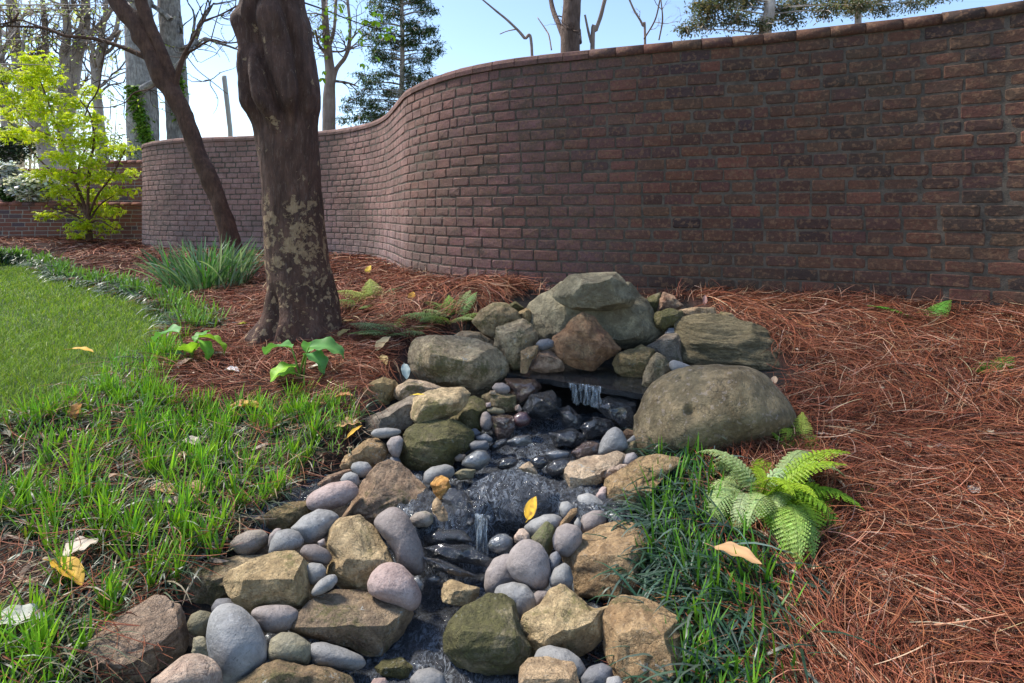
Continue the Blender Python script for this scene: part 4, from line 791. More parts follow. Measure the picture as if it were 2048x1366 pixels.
mw.L(mw.bump(mw.noise(mp.outputs[0], 55, 4, .65, 1.5), .035, 1, mw.bump(mw.noise(mp.outputs[0], 17, 3, .6, 2), .16, 1)), mw.b.inputs['Normal'])
fo = mw.node('ShaderNodeBsdfPrincipled'); fo.inputs['Base Color'].default_value = (.45, .5, .56, 1); fo.inputs['Roughness'].default_value = .25
fr_ = mw.math('ABSOLUTE', mw.math('SUBTRACT', mw.noise(mp.outputs[0], 22, 6, .62, 2.0), .5))
fm = mw.math('MULTIPLY', mw.mapr(fr_, .07, .0, 0, 1), mw.mapr(mw.noise(mp.outputs[0], 7, 3, .6, 1), .44, .64, .05, .36))
xs = mw.node('ShaderNodeMixShader'); mw.L(fm, xs.inputs[0]); mw.L(mw.b.outputs[0], xs.inputs[1]); mw.L(fo.outputs[0], xs.inputs[2]); mw.L(xs.outputs[0], mw.out.inputs[0])
def water_sheet():
    # upper pool, slide and lower pool as one surface
    x = np.linspace(-1.1, 1.2, 230); y = np.linspace(1.25, 2.95, 260); X, Y = np.meshgrid(x, y, indexing='ij')
    s = lambda a, b, t: (lambda q: q * q * (3 - 2 * q))(np.clip((t - a) / (b - a), 0, 1))
    edge = 2.0 + .10 * np.sin(X * 9 + 1) + .05 * n2(X, X * 0, 7, 2)
    Z = -1.27 + .168 * s(edge - .06, edge + .06, Y) + .012 * s(2.35, 2.6, Y)
    Z += .022 * (1 - 2 * abs(n2(X, Y * 1.1, 10, 21, 4))) + .010 * (1 - 2 * abs(n2(X, Y, 28, 25, 3)))
    Zg = G(X, Y) - EZ
    # water keeps close to its bed at the rims
    V = np.stack([X, Y, Z + EZ], -1).reshape(-1, 3); n, m = X.shape
    i, j = np.meshgrid(np.arange(n - 1), np.arange(m - 1), indexing='ij')
    keep = (Z - Zg)[:-1, :-1].ravel() > -.03
    q = np.stack([i * m + j, (i + 1) * m + j, (i + 1) * m + j + 1, i * m + j + 1], -1).reshape(-1, 4)[keep]
    used = np.unique(q); mp_ = -np.ones(len(V), int); mp_[used] = np.arange(len(used))
    o = link('stream_water', mesh('stream_water', V[used], mp_[q], True), mw.m); tag(o, 'clear rippling stream water running over dark stones', None, None, 'structure')
water_sheet()
mf = NT('falling_water'); mf.b.inputs['Base Color'].default_value = (.72, .82, .88, 1); mf.b.inputs['Roughness'].default_value = .12; mf.b.inputs['Transmission Weight'].default_value = .5; mf.b.inputs['IOR'].default_value = 1.33
pf = mf.geo().outputs['Position']; m2 = mf.node('ShaderNodeMapping'); m2.inputs['Scale'].default_value = (95, 30, 4); mf.L(pf, m2.inputs[0]); al = mf.noise(m2.outputs[0], 1, 4, .7)
mf.L(mf.mapr(al, .42, .68, 0.02, .7), mf.b.inputs['Alpha']); mf.L(mf.bump(al, .01, 1), mf.b.inputs['Normal'])
def fall(name, pts, z0, z1, out, label, n=60, m=18):
    a, b = [np.array(q) for q in pts]; u = np.linspace(0, 1, n); t = np.linspace(0, 1, m); U, T = np.meshgrid(u, t, indexing='ij')
    base = a[None, None] * (1 - U)[..., None] + b * U[..., None]
    rip = .010 * fbm(np.stack([U * 26, T * 2, U * 0], -1), 8, 4)
    h = (z0 - z1) * (1 - .28 * np.clip(fbm(np.stack([U * 9, U * 0, U * 0], -1), 3), -.2, 1))
    V = base.copy(); V[..., 1] -= out * np.sqrt(T) + rip; V[..., 2] = z0 + .004 - h * T ** 1.3
    V[..., 0] -= (U - .5) * T * .18 * abs(b[0] - a[0])
    V[..., 0] += .012 * fbm(np.stack([U * 18, T * 4, U * 0 + 3], -1), 12)
    V = V.reshape(-1, 3); i, j = np.meshgrid(np.arange(n - 1), np.arange(m - 1), indexing='ij'); q = np.stack([i * m + j, (i + 1) * m + j, (i + 1) * m + j + 1, i * m + j + 1], -1).reshape(-1, 4)
    return tag(link(name, mesh(name, V, q), mf.m), label, 'water')
film, ff, fc, _, _ = rock_geo((lambda q: q.mean(0) + (q - q.mean(0)) * 1.03)(crop('E', [(1180,690),(1260,590),(1400,510),(1560,495),(1750,560),(1930,690),(1900,800),(1750,900),(1640,960),(1540,995),(1400,960),(1300,900),(1240,820)])), 2.105, 'a', 251, .58, 6, .05, [((0,.8,.6),.3),((.1,.5,.85),.4)])
film = film + .007 * (1 - 2 * abs(n2(film[:, 0] * 1.2, film[:, 1], 22, 4, 3)))[:, None] * np.array([0, -.5, .8])
tag(link('stream_water', mesh('stream_water', film - fc, ff), mw.m, None, fc), 'thin rippling water sliding over the broad slab', None, None, 'structure')
fall('waterfall', (pz(1136, 766, LZ), pz(1203, 774, LZ)), EZ + LZ, EZ + LZ - .09, .05, 'small white blue sheet of water falling from the slate ledge')
fall('waterfall', (P(950, 1026, 1.99), P(978, 1034, 1.97)), EZ - 1.085, EZ - 1.21, .05, 'tiny clear cascade below the broad wet slab in mid stream', 30)
# ------------------------------------------------------------ ground cover
_wx = np.array([p[0] for p in wp])[::-1]; _wy = np.array([p[1] for p in wp])[::-1]
def wally(X): return np.where(X < -6.6, 11.2 + (X + 7.6) * .35, np.interp(X, np.maximum.accumulate(_wx), _wy))
def sample(n, pred, dmin, dmax, a=1.5, wide=1.2):
    out = []
    tot = 0
    while tot < n:
        m = n * 3; u = rng.random(m); p = 2 - a
        d = (dmin ** p + u * (dmax ** p - dmin ** p)) ** (1 / p)
        X = rng.uniform(-wide, wide, m) * d * CX / F; Z = G(X, d); px, py = proj(X, d, Z)
        k = pred(X, d, px, py); out.append(np.stack([X[k], d[k], Z[k]], -1)); tot += k.sum()
        if len(out) > 40: break
    return np.concatenate(out)[:n]
def bed_pred(X, Y, px, py):
    k = ~inpoly(px, py, LAWN) & ~inpoly(px, py, ROCKZ) & (Y < wally(X) + .02)
    r = rng.random(len(X)); il = inpoly(px, py, LIRL); ir = inpoly(px, py, LIRR)
    return k & (~il | (r < .08)) & (~ir | (r < .12)) & ~((X < -1.8) & (Y < 1.3))
NC = [(.225, .068, .034), (.285, .10, .05), (.13, .04, .021), (.38, .185, .11), (.06, .021, .013), (.46, .30, .2)]
def needles(n, dmin, dmax, wscale, name_acc, layer, a=1.6):
    b = sample(n, bed_pred, dmin, dmax, a)
    X, Y = b[:, 0], b[:, 1]
    ang = 2.2 * n2(X, Y, 1.6, 41, 2) * PI + rng.normal(0, .75, len(b)) + .15
    Lw = rng.uniform(.10, .24, len(b)); hgt = layer * rng.random(len(b)) ** .8 + .015 * np.clip(n2(X, Y, 6, 77), 0, 1) * 2
    b[:, 2] += hgt - .006
    w = .0019 * wscale * np.maximum(1, Y / 2.6)
    el = rng.normal(.10, .16, len(b)); bend = el * 2 + rng.normal(0, .25, len(b)); curl = rng.normal(0, .9, len(b))
    col = jitcol(NC, len(b), .2, [.26, .18, .2, .11, .2, .05]); dk = np.clip(hgt / layer, 0, 1) * .5 + .5; 
    V, f, C = ribbons(b, ang, el, Lw, w, bend, 5, col, curl, rng.uniform(-1.2, 1.2, len(b)), tip=.5)
    # keep lying on the sloping ground
    zz = G(V[:, 0], V[:, 1]); base = np.repeat(b[:, 2] - G(b[:, 0], b[:, 1]), 12); rise = V[:, 2] - np.repeat(b[:, 2], 12)
    V[:, 2] = zz + np.maximum(base + rise, .001)
    name_acc.add(V, f, col=C)
A = Acc(); needles(58000, .95, 5.2, 1.15, A, .075); needles(16000, 4.0, 12, 1.4, A, .05, 1.2)
o = A.build('pine_straw', M_needle); tag(o, 'rust red pine straw mulch spread over the beds', 'pine straw', None, 'stuff')
# loose needles standing against the wall foot
A = Acc(); t = rng.random(1500); X = rng.uniform(-1.3, 2.9, 1500); Y = wally(X) - rng.uniform(.02, .2, 1500); b = np.stack([X, Y, G(X, Y) + .02], -1)
V, f, C = ribbons(b, rng.uniform(0, 2 * PI, 1500), rng.uniform(.1, 1.3, 1500), rng.uniform(.08, .2, 1500), .003, .8, 5, jitcol(NC, 1500, .2), rng.normal(0, .6, 1500)); A.add(V, f, col=C)
tag(A.build('pine_straw', M_needle), 'tufts of red pine straw piled at the foot of the winding wall', 'pine straw', None, 'stuff')

# lawn
def lawn_pred(X, Y, px, py): return inpoly(px, py, LAWN) | ((X < -1.9) & (Y < 1.3))
b = sample(78000, lawn_pred, 1.9, 12, 1.35, 1.6); N = len(b); nn = n2(b[:, 0], b[:, 1], 1.3, 50)
LC = jitcol([(.13, .23, .018), (.19, .32, .025), (.28, .41, .04), (.36, .42, .08)], N, .15, [.3, .35, .25, .1]) * (1 + .35 * nn)[:, None]
V, f, C = ribbons(b, rng.uniform(0, 2 * PI, N), rng.uniform(.9, 1.5, N), rng.uniform(.035, .07, N), .0028 * np.maximum(1, b[:, 1] / 3), rng.uniform(.2, 1.3, N), 2, LC, tip=.1)
A = Acc(); A.add(V, f, col=C); tag(A.build('lawn_grass', M_leaf), 'short bright green lawn at the left', 'grass', None, 'stuff')

# monkey grass
def clumps(cent, nb, Lr, w, colsU, colsD, upfrac=.45, spread=.03, sc=1, light=0):
    nc = len(cent); ii = np.repeat(np.arange(nc), nb); N = len(ii); up = rng.random(N) < upfrac
    b = cent[ii] + np.concatenate([rng.normal(0, spread, (N, 2)), np.zeros((N, 1))], 1); b[:, 2] -= .01
    az = rng.uniform(0, 2 * PI, N); el = np.where(up, rng.uniform(1.05, 1.5, N), rng.uniform(.6, 1.3, N)); bend = np.where(up, rng.uniform(0, .5, N), rng.uniform(1.2, 2.5, N))
    L = rng.uniform(*Lr, N) * np.where(up, .85, 1.05) * rng.uniform(.75, 1.2, nc)[ii]
    col = np.where(up[:, None], jitcol(colsU, N, .18), jitcol(colsD, N, .2)) * rng.uniform(.85, 1.15, nc)[ii][:, None]
    V, f, C = ribbons(b, az, el, L, w * sc * rng.uniform(.7, 1.25, N) * np.maximum(1, b[:, 1] / 3), bend, 6, col, rng.normal(0, .25, N), rng.uniform(-.35, .35, N), prof=lambda t: np.interp(t, [0, .25, .6, .85, 1], [.7, 1, .85, .5, .05]), tipcol=np.clip(col * np.where(up[:, None], 1.5, 1.1), 0, 1))
    V[:, 2] = np.maximum(V[:, 2], G(V[:, 0], V[:, 1]) + .003)
    return V, f, C
UG = [(.17, .34, .02), (.24, .42, .03), (.11, .25, .02)]; DG = [(.035, .065, .03), (.055, .09, .045), (.14, .17, .11), (.03, .05, .03), (.28, .23, .14)]
def lirl(X, Y, px, py):
    k = inpoly(px, py, LIRL); return k & (n2(X, Y, 2.6, 62) > -.30 - .3 * (py < 850)) & ~((px > 480) & (py > 880) & (rng.random(len(px)) < .6))
c = sample(620, lirl, .95, 4.2, 1.3, 1.15)
A = Acc(); V, f, C = clumps(c[:310], 16, (.10, .185), .0068, UG, DG, .82, .008); A.add(V, f, col=C); V, f, C = clumps(c[:480], 13, (.10, .19), .0042, UG, DG, .04, .02); A.add(V, f, col=C)
# lime haze of younger blades toward the lawn
c2 = sample(150, lambda X, Y, px, py: inpoly(px, py, LIRL) & (py < 900 + .1 * px), 1.5, 4.5, 1.0, 1.1); V, f, C = clumps(c2, 12, (.06, .12), .0055, [(.22, .45, .04), (.16, .36, .03)], [(.12, .2, .04), (.2, .22, .1)], .8, .03); A.add(V, f, col=C)
tag(A.build('monkey_grass', M_glossleaf), 'tufts of bright green monkey grass in the left foreground', 'monkey grass', None, 'stuff')
c = sample(300, lambda X, Y, px, py: inpoly(px, py, LIRR), .95, 2.6, 1.4, 1.0)
A = Acc(); V, f, C = clumps(c, 34, (.13, .24), .0085, [(.12, .27, .02), (.07, .18, .02)], [(.018, .045, .024), (.03, .07, .04), (.06, .10, .075), (.09, .13, .10)], .09, .024); A.add(V, f, col=C)
tag(A.build('monkey_grass', M_glossleaf), 'dark arching monkey grass along the right bank of the stream', 'monkey grass', None, 'stuff')
# edging strip of the lawn
edge = [(-60,514),(0,514),(60,520),(98,538),(135,556),(200,570),(270,584),(320,600),(352,620),(372,648),(385,668),(395,640)]
ep = ghit([p[0] for p in edge], [p[1] for p in edge]); es = spline(ep, 260); es = es + rng.normal(0, 1, (260, 3)) * np.array([.05, .06, 0]); es[:, 2] = G(es[:, 0], es[:, 1])
A = Acc(); V, f, C = clumps(np.concatenate([es, es + np.array([.04, .03, 0])]), 22, (.13, .23), .0085, [(.12, .24, .03), (.18, .32, .05)], [(.03, .065, .03), (.06, .11, .06), (.14, .18, .12)], .13, .04); A.add(V, f, col=C)
tag(A.build('edging_grass', M_glossleaf), 'low dark green border plants edging the curve of the lawn', 'border plants', None, 'stuff')

def plant_root(name, px, py, label, cat, group=None):
    p = ghit(px, py)[0]; o = empty(name, p); tag(o, label, cat, group); return o, p
# strap leaved clump (daffodils) at the foot of the leaning tree
o, p = plant_root('daffodil_clump', 395, 590, 'upright clump of blue green daffodil leaves in front of the leaning tree', 'plant')
N = 330; ang = rng.uniform(0, 2 * PI, N); rr = np.sqrt(rng.random(N)); b = np.stack([rr * np.cos(ang) * .40, rr * np.sin(ang) * .24, np.zeros(N)], -1) + p + np.array([-.02, .22, 0]); b[:, 2] = G(b[:, 0], b[:, 1])
A = Acc(); V, f, C = ribbons(b, np.arctan2(b[:, 1] - p[1] - .2, b[:, 0] - p[0]) + rng.normal(0, .5, N), rng.uniform(1.0, 1.55, N), rng.uniform(.34, .58, N), .015, rng.uniform(.1, 1.1, N), 7, jitcol([(.10, .2, .09), (.16, .27, .14), (.24, .34, .22), (.08, .22, .04)], N, .15), rng.normal(0, .2, N), rng.uniform(-.8, .8, N), prof=lambda t: np.interp(t, [0, .2, .85, 1], [.7, 1, .75, .15]))
A.add(V, f, col=C); A.build('foliage', M_leaf, o, p).location = (0, 0, 0)

# broad leaves: a curved sheet with a fold along the midrib
def broadleaf(acc, base, az, el, L, W, bend, col, fold=.35, n=12, m=6, curl=0, wav=.0, col2=None, roll=0, prof=None, seed=0):
    t = np.linspace(0, 1, n); e = el - bend * t; a = az + curl * t
    D = np.stack([np.cos(e) * np.cos(a), np.cos(e) * np.sin(a), np.sin(e)], -1); pts = np.cumsum(D * L / n, 0) - D[0] * L / n + np.array(base)
    s = np.stack([-np.sin(a), np.cos(a), 0 * a], -1); nn_ = np.cross(D, s); cr, sr = math.cos(roll), math.sin(roll); s, nn_ = s * cr + nn_ * sr, nn_ * cr - s * sr
    pr = (np.sin(PI * np.clip(t, 0, 1) ** .85) ** .75) if prof is None else prof(t); pr = np.maximum(pr, .02)
    v = np.linspace(-1, 1, m)
    off = s[:, None] * (v[None, :, None] * W / 2 * pr[:, None, None]) + nn_[:, None] * ((abs(v)[None, :, None] * fold - .12 * fold) * W / 2 * pr[:, None, None])
    off = off + nn_[:, None] * (wav * W * np.sin(t * 17 + seed)[:, None, None] * (v ** 2)[None, :, None])
    V = (pts[:, None] + off).reshape(-1, 3); i, j = np.meshgrid(np.arange(n - 1), np.arange(m - 1), indexing='ij')
    q = np.stack([i * m + j, (i + 1) * m + j, (i + 1) * m + j + 1, i * m + j + 1], -1).reshape(-1, 4)
    C = np.broadcast_to(np.array(col, float), (n, m, 3)).copy(); C = C * (1 + .12 * np.cos(v * 14))[None, :, None]; C = C * (1 + .25 * fbm(np.stack([pts[:, 0:1] * 40 + v[None] * 2, pts[:, 1:2] * 40 + 0 * v[None], 0 * v[None] + pts[:, 2:3] * 40], -1), seed, 3))[..., None]
    C[:, m // 2 - (1 - m % 2):m // 2 + 1] *= 1.12
    if col2 is not None:
        k = np.clip(fbm(np.stack([t[:, None] * 7 + 0 * v, v[None] * 3 + 0 * t[:, None], 0 * v[None] + 0 * t[:, None] + seed], -1), seed + 3, 2) * 3, 0, 1)[..., None]; C = C * (1 - k) + np.array(col2) * k
    acc.add(V, q, col=np.clip(C, 0, 1).reshape(-1, 3)); return pts
def hosta(px, py, label, spec):
    o, p = plant_root('hosta', px, py, label, 'hosta', 'young hostas in the pine straw')
    for k, (az, Ls, L, W, el, bend, tone) in enumerate(spec):
        A = Acc(); t = np.linspace(0, 1, 6); e = np.array([math.cos(az), math.sin(az), 0])
        st = p + e[None] * (Ls * .28 * t ** 1.5)[:, None] + np.array([0, 0, 1]) * (Ls * t)[:, None] + np.array([(k % 3 - 1) * .012, (k % 2) * .01, 0]); tube(A, st, np.linspace(.007, .004, 6), 6, (.22, .36, .06))
        broadleaf(A, st[-1], az, el, L * 1.1, W * 1.5, bend, tone, .3, 14, 7, rng.uniform(-.3, .3), .07, roll=rng.uniform(-.3, .3), seed=k)
        A.build('leaf', M_leaf, o, p).location = (0, 0, 0)
LG, YG = (.13, .36, .05), (.3, .55, .05)
hosta(600, 772, 'young hosta with broad drooping leaves in the straw in front of the thick trunk', [(.1, .20, .20, .085, .35, 1.3, (.16, .36, .1)), (2.9, .19, .19, .085, .4, 1.2, (.14, .36, .09)), (-2.4, .11, .15, .075, .3, 1.3, YG), (-.5, .17, .17, .08, .3, 1.8, (.13, .33, .1)), (3.3, .07, .12, .07, .1, .6, YG), (1.5, .16, .13, .07, .6, .9, LG)])
hosta(378, 735, 'smaller hosta with a drooping leaf beside the lawn edge', [(2.9, .20, .19, .085, .3, 1.2, (.14, .36, .09)), (.1, .17, .20, .08, .3, 1.7, YG), (-.4, .16, .17, .06, .2, 2.0, (.2, .44, .06)), (3.4, .07, .12, .06, .2, .6, (.1, .3, .08)), (1.3, .14, .12, .06, .7, .7, LG), (-1.2, .09, .10, .08, .9, .4, YG)])

# ferns: each frond a mesh of its own
def frond(acc, base, az, el, L, W, bend, col, npin=22, npl=9, curl=0, droop=.25, roll=0):
    t = np.linspace(0, 1, npin + 2); e = el - bend * t; a = az + curl * t
    D = np.stack([np.cos(e) * np.cos(a), np.cos(e) * np.sin(a), np.sin(e)], -1); pts = np.cumsum(D * L / (npin + 2), 0) + np.array(base)
    tube(acc, np.vstack([[base], pts]), np.linspace(.0022, .0008, len(pts) + 1), 5, np.array(col) * .8, False)
    s = np.stack([-np.sin(a), np.cos(a), 0 * a], -1); nm = np.cross(D, s); cr, sr = math.cos(roll), math.sin(roll); s, nm = s * cr + nm * sr, nm * cr - s * sr
    Bs, AZ, EL, LL, WW = [], [], [], [], []
    for k in range(2, npin + 2):
        w = W * math.sin(PI * min(1, .16 + .84 * t[k]) ** .8) ** .8 if t[k] < .98 else W * .1
        for sg in (-1, 1):
            dirp = sg * s[k] * .95 + D[k] * .35 - nm[k] * droop * .3; dirp /= np.linalg.norm(dirp); dirp = dirp + rng.normal(0, .04, 3)
            m = max(3, int(npl * w / W)); u = (np.arange(m) + .5) / m; c = pts[k] + dirp * (w * u)[:, None]; c[:, 2] -= droop * w * u ** 2
            lw = L / npin * 1.0 * (1 - u * .75)
            for s2 in (-1, 1):
                dd = D[k] * s2 * .9 + dirp * .45; Bs.append(c); n_ = m; AZ.append(np.full(m, math.atan2(dd[1], dd[0]))); EL.append(np.full(m, math.asin(np.clip(dd[2] / np.linalg.norm(dd), -1, 1)))); LL.append(lw * .78); WW.append(np.full(m, w / m * 1.15))
    Bs = np.concatenate(Bs); n = len(Bs); C0 = jitcol([col], n, .14)
    V, f, C = ribbons(Bs, np.concatenate(AZ), np.concatenate(EL), np.concatenate(LL), np.concatenate(WW), .2, 2, C0, 0, rng.uniform(-.3, .3, n) + roll, prof=lambda q: np.interp(q, [0, .5, 1], [1, .9, .25])); acc.add(V, f, col=C)
def fern(px, py, label, spec, group='ferns in the beds', fs=1, bd=1, rep=1):
    o, p = plant_root('fern', px, py, label, 'fern', group)
    for (az, el, L, W, bend, col, dx, dy) in spec * rep:
        az, dx, dy, W = az + rng.normal(0, .25) * (rep > 1), dx + rng.normal(0, .03) * (rep > 1), dy + rng.normal(0, .03) * (rep > 1), W * (.85 if rep > 1 else 1)
        L, W, bend = L * fs * rng.uniform(.85, 1.12), W * fs, bend * bd * rng.uniform(.85, 1.15)
        A = Acc(); frond(A, p + np.array([dx, dy, .01]), az, el, L, W, bend, col, curl=rng.uniform(-.35, .35), roll=rng.uniform(-.25, .25)); q = A.build('frond', M_leaf, o, p); q.location = (0, 0, 0)
PF, YF, GF = (.38, .47, .19), (.30, .44, .03), (.2, .36, .03)
fern(1538, 1012, 'big arching fern of pale and bright green fronds beside the right bank', [
    (2.5, 1.35, .36, .075, 2.2, PF, -.02, .05), (2.9, 1.3, .38, .075, 2.1, PF, -.04, 0), (.35, 1.45, .44, .085, 2.5, (.42, .55, .26), 0, .03), (.1, 1.4, .40, .08, 2.6, (.38, .5, .2), .02, .02),
    (-.6, 1.4, .42, .085, 2.6, YF, .03, -.01), (-1.1, 1.35, .42, .09, 2.3, GF, .02, -.03), (-1.5, 1.3, .40, .085, 2.3, YF, 0, -.04), (-2.0, 1.2, .34, .08, 2.1, PF, -.03, -.03), (-2.6, 1.2, .34, .075, 2.1, (.35, .46, .18), -.05, -.02), (3.3, 1.1, .36, .07, 1.9, (.4, .48, .24), -.05, .02),
    (-.2, 1.1, .33, .08, 1.7, GF, .03, -.02), (-.9, .9, .36, .08, 1.5, (.2, .38, .05), .02, -.04), (1.2, 1.3, .34, .075, 1.8, YF, .02, .05), (1.9, 1.3, .33, .075, 1.8, PF, -.01, .05), (-1.2, .8, .33, .08, 1.2, (.28, .42, .1), .0, -.05), (-1.8, .9, .3, .07, 1.3, GF, -.02, -.05), (.7, 1.2, .3, .07, 1.4, GF, .04, .03), (-.4, 1.5, .42, .09, 1.2, YF, .03, 0), (-1.4, 1.5, .40, .09, 1.3, YF, .0, -.02), (.2, 1.5, .44, .08, 1.5, PF, .02, .02), (-2.4, 1.4, .38, .085, 1.7, PF, -.02, -.02), (-.8, 1.2, .42, .09, 1.6, GF, .05, -.04), (-1.7, 1.1, .42, .085, 1.6, (.3, .44, .1), .02, -.05), (2.2, 1.4, .4, .08, 1.6, PF, -.04, .02)], fs=.72, bd=1.45, rep=2)
fern(1600, 915, 'yellow green fern sprig rising behind the big arching fern', [(1.9, 1.2, .17, .07, .8, (.4, .5, .06), 0, 0), (1.2, 1.35, .20, .06, .9, (.42, .48, .08), .02, .02), (2.6, 1.0, .15, .06, .7, (.3, .45, .05), -.02, 0), (.6, 1.1, .15, .05, .8, (.3, .42, .06), .02, 0)], fs=.8)
fern(1848, 655, 'small bright green fern near the wall at the far right of the bed', [(2.8, .75, .26, .07, .9, (.12, .34, .04), 0, 0), (.35, .85, .26, .06, .7, (.14, .36, .05), 0, 0), (3.05, .2, .22, .06, .3, (.1, .3, .04), 0, -.02), (1.2, 1.0, .13, .05, .6, (.13, .34, .04), .02, .02)])
fern(1985, 752, 'tiny bright green fern at the right edge of the straw bed', [(2.7, .5, .11, .05, .6, (.13, .36, .05), 0, 0), (.4, .8, .15, .05, .8, (.13, .36, .05), 0, 0), (1.4, .7, .09, .04, .5, (.15, .38, .05), 0, 0)])
fern(1715, 1010, 'tiny wilted green fern shoot in the straw right of the big fern', [(.5, .8, .10, .03, .9, (.16, .3, .05), 0, 0), (2.2, .7, .08, .025, .9, (.16, .3, .05), 0, 0)])
fg = (.2, .27, .07); fp = (.33, .4, .16)
fern(790, 668, 'flattened pale green fern left of the large blocky boulder', [(3.0, .4, .38, .10, .5, fp, 0, 0), (3.5, .3, .36, .10, .4, fg, 0, -.02), (2.6, .5, .30, .09, .6, fp, .02, .03), (.4, .4, .3, .09, .5, fg, .03, 0), (-.3, .35, .28, .09, .5, fp, .03, -.03), (-1.2, .3, .25, .09, .3, fg, 0, -.04), (-2.2, .3, .28, .09, .3, fp, -.03, -.03), (1.6, .8, .22, .08, .8, (.25, .38, .08), 0, .04)], fs=.72)
fern(905, 640, 'lush mixed green fern between the trunk and the pale ridged rock', [(3.0, .6, .36, .10, .8, fp, 0, 0), (2.4, .8, .34, .09, .9, fg, 0, .02), (.6, 1.1, .32, .09, .7, (.2, .32, .1), .03, .02), (1.1, 1.2, .34, .09, .8, fp, .03, .02), (-.2, .5, .3, .10, .7, fg, .03, -.02), (-1.0, .4, .28, .10, .5, fp, .02, -.03), (-2.0, .4, .34, .10, .5, fg, -.02, -.03), (-2.8, .4, .38, .1, .6, (.2, .3, .1), -.03, 0), (1.7, 1.2, .24, .08, .7, (.24, .4, .06), -.02, .02)], fs=.78)
fern(748, 612, 'yellow green fern behind the thick trunk near the wall bend', [(3.0, .8, .3, .10, .8, (.4, .45, .12), 0, 0), (2.2, 1.1, .28, .09, .7, (.4, .48, .1), 0, .03), (.8, .9, .28, .09, .8, (.3, .36, .18), .04, 0), (-.4, .5, .28, .09, .5, fp, .03, -.02), (-2.6, .4, .3, .09, .5, fg, -.03, -.02), (-1.5, .3, .26, .09, .4, fg, 0, -.04)])

# fallen leaves, each a thing
def fallen(px, py, L, W, az, col, label, el=.1, bend=.3, fold=.3, lift=.02, group='fallen leaves', d=None, col2=None, roll=0, cat='leaf', wav=.05, top=None):
    p = ghit(px, py)[0] if d is None else P(px, py, d)
    if d is None: p[2] += lift
    A = Acc(); D = np.array([math.cos(az), math.sin(az), 0]); b = p - D * L / 2
    if d is None: b[2] = gz(b[0], b[1]) + lift
    if d is None:
        q = p + D * L / 2; el = el + math.atan2(gz(q[0], q[1]) + lift - b[2], L)
    broadleaf(A, b, az, el, L, W, bend, col, fold, 14, 8, rng.uniform(-.3, .3), wav, col2, roll, seed=int(px) % 50)
    A2 = np.array([b - D * L * .18 + np.array([0, 0, .0]), b + D * L * .02]); tube(A, A2, [.0012, .002], 5, np.array(col) * .7)
    r = A.build('fallen_leaf', M_dry, None, p); tag(r, label, cat, group); return r
TN, BR, YL, PL, OR = (.52, .31, .15), (.40, .20, .10), (.62, .36, .04), (.58, .48, .38), (.5, .22, .07)
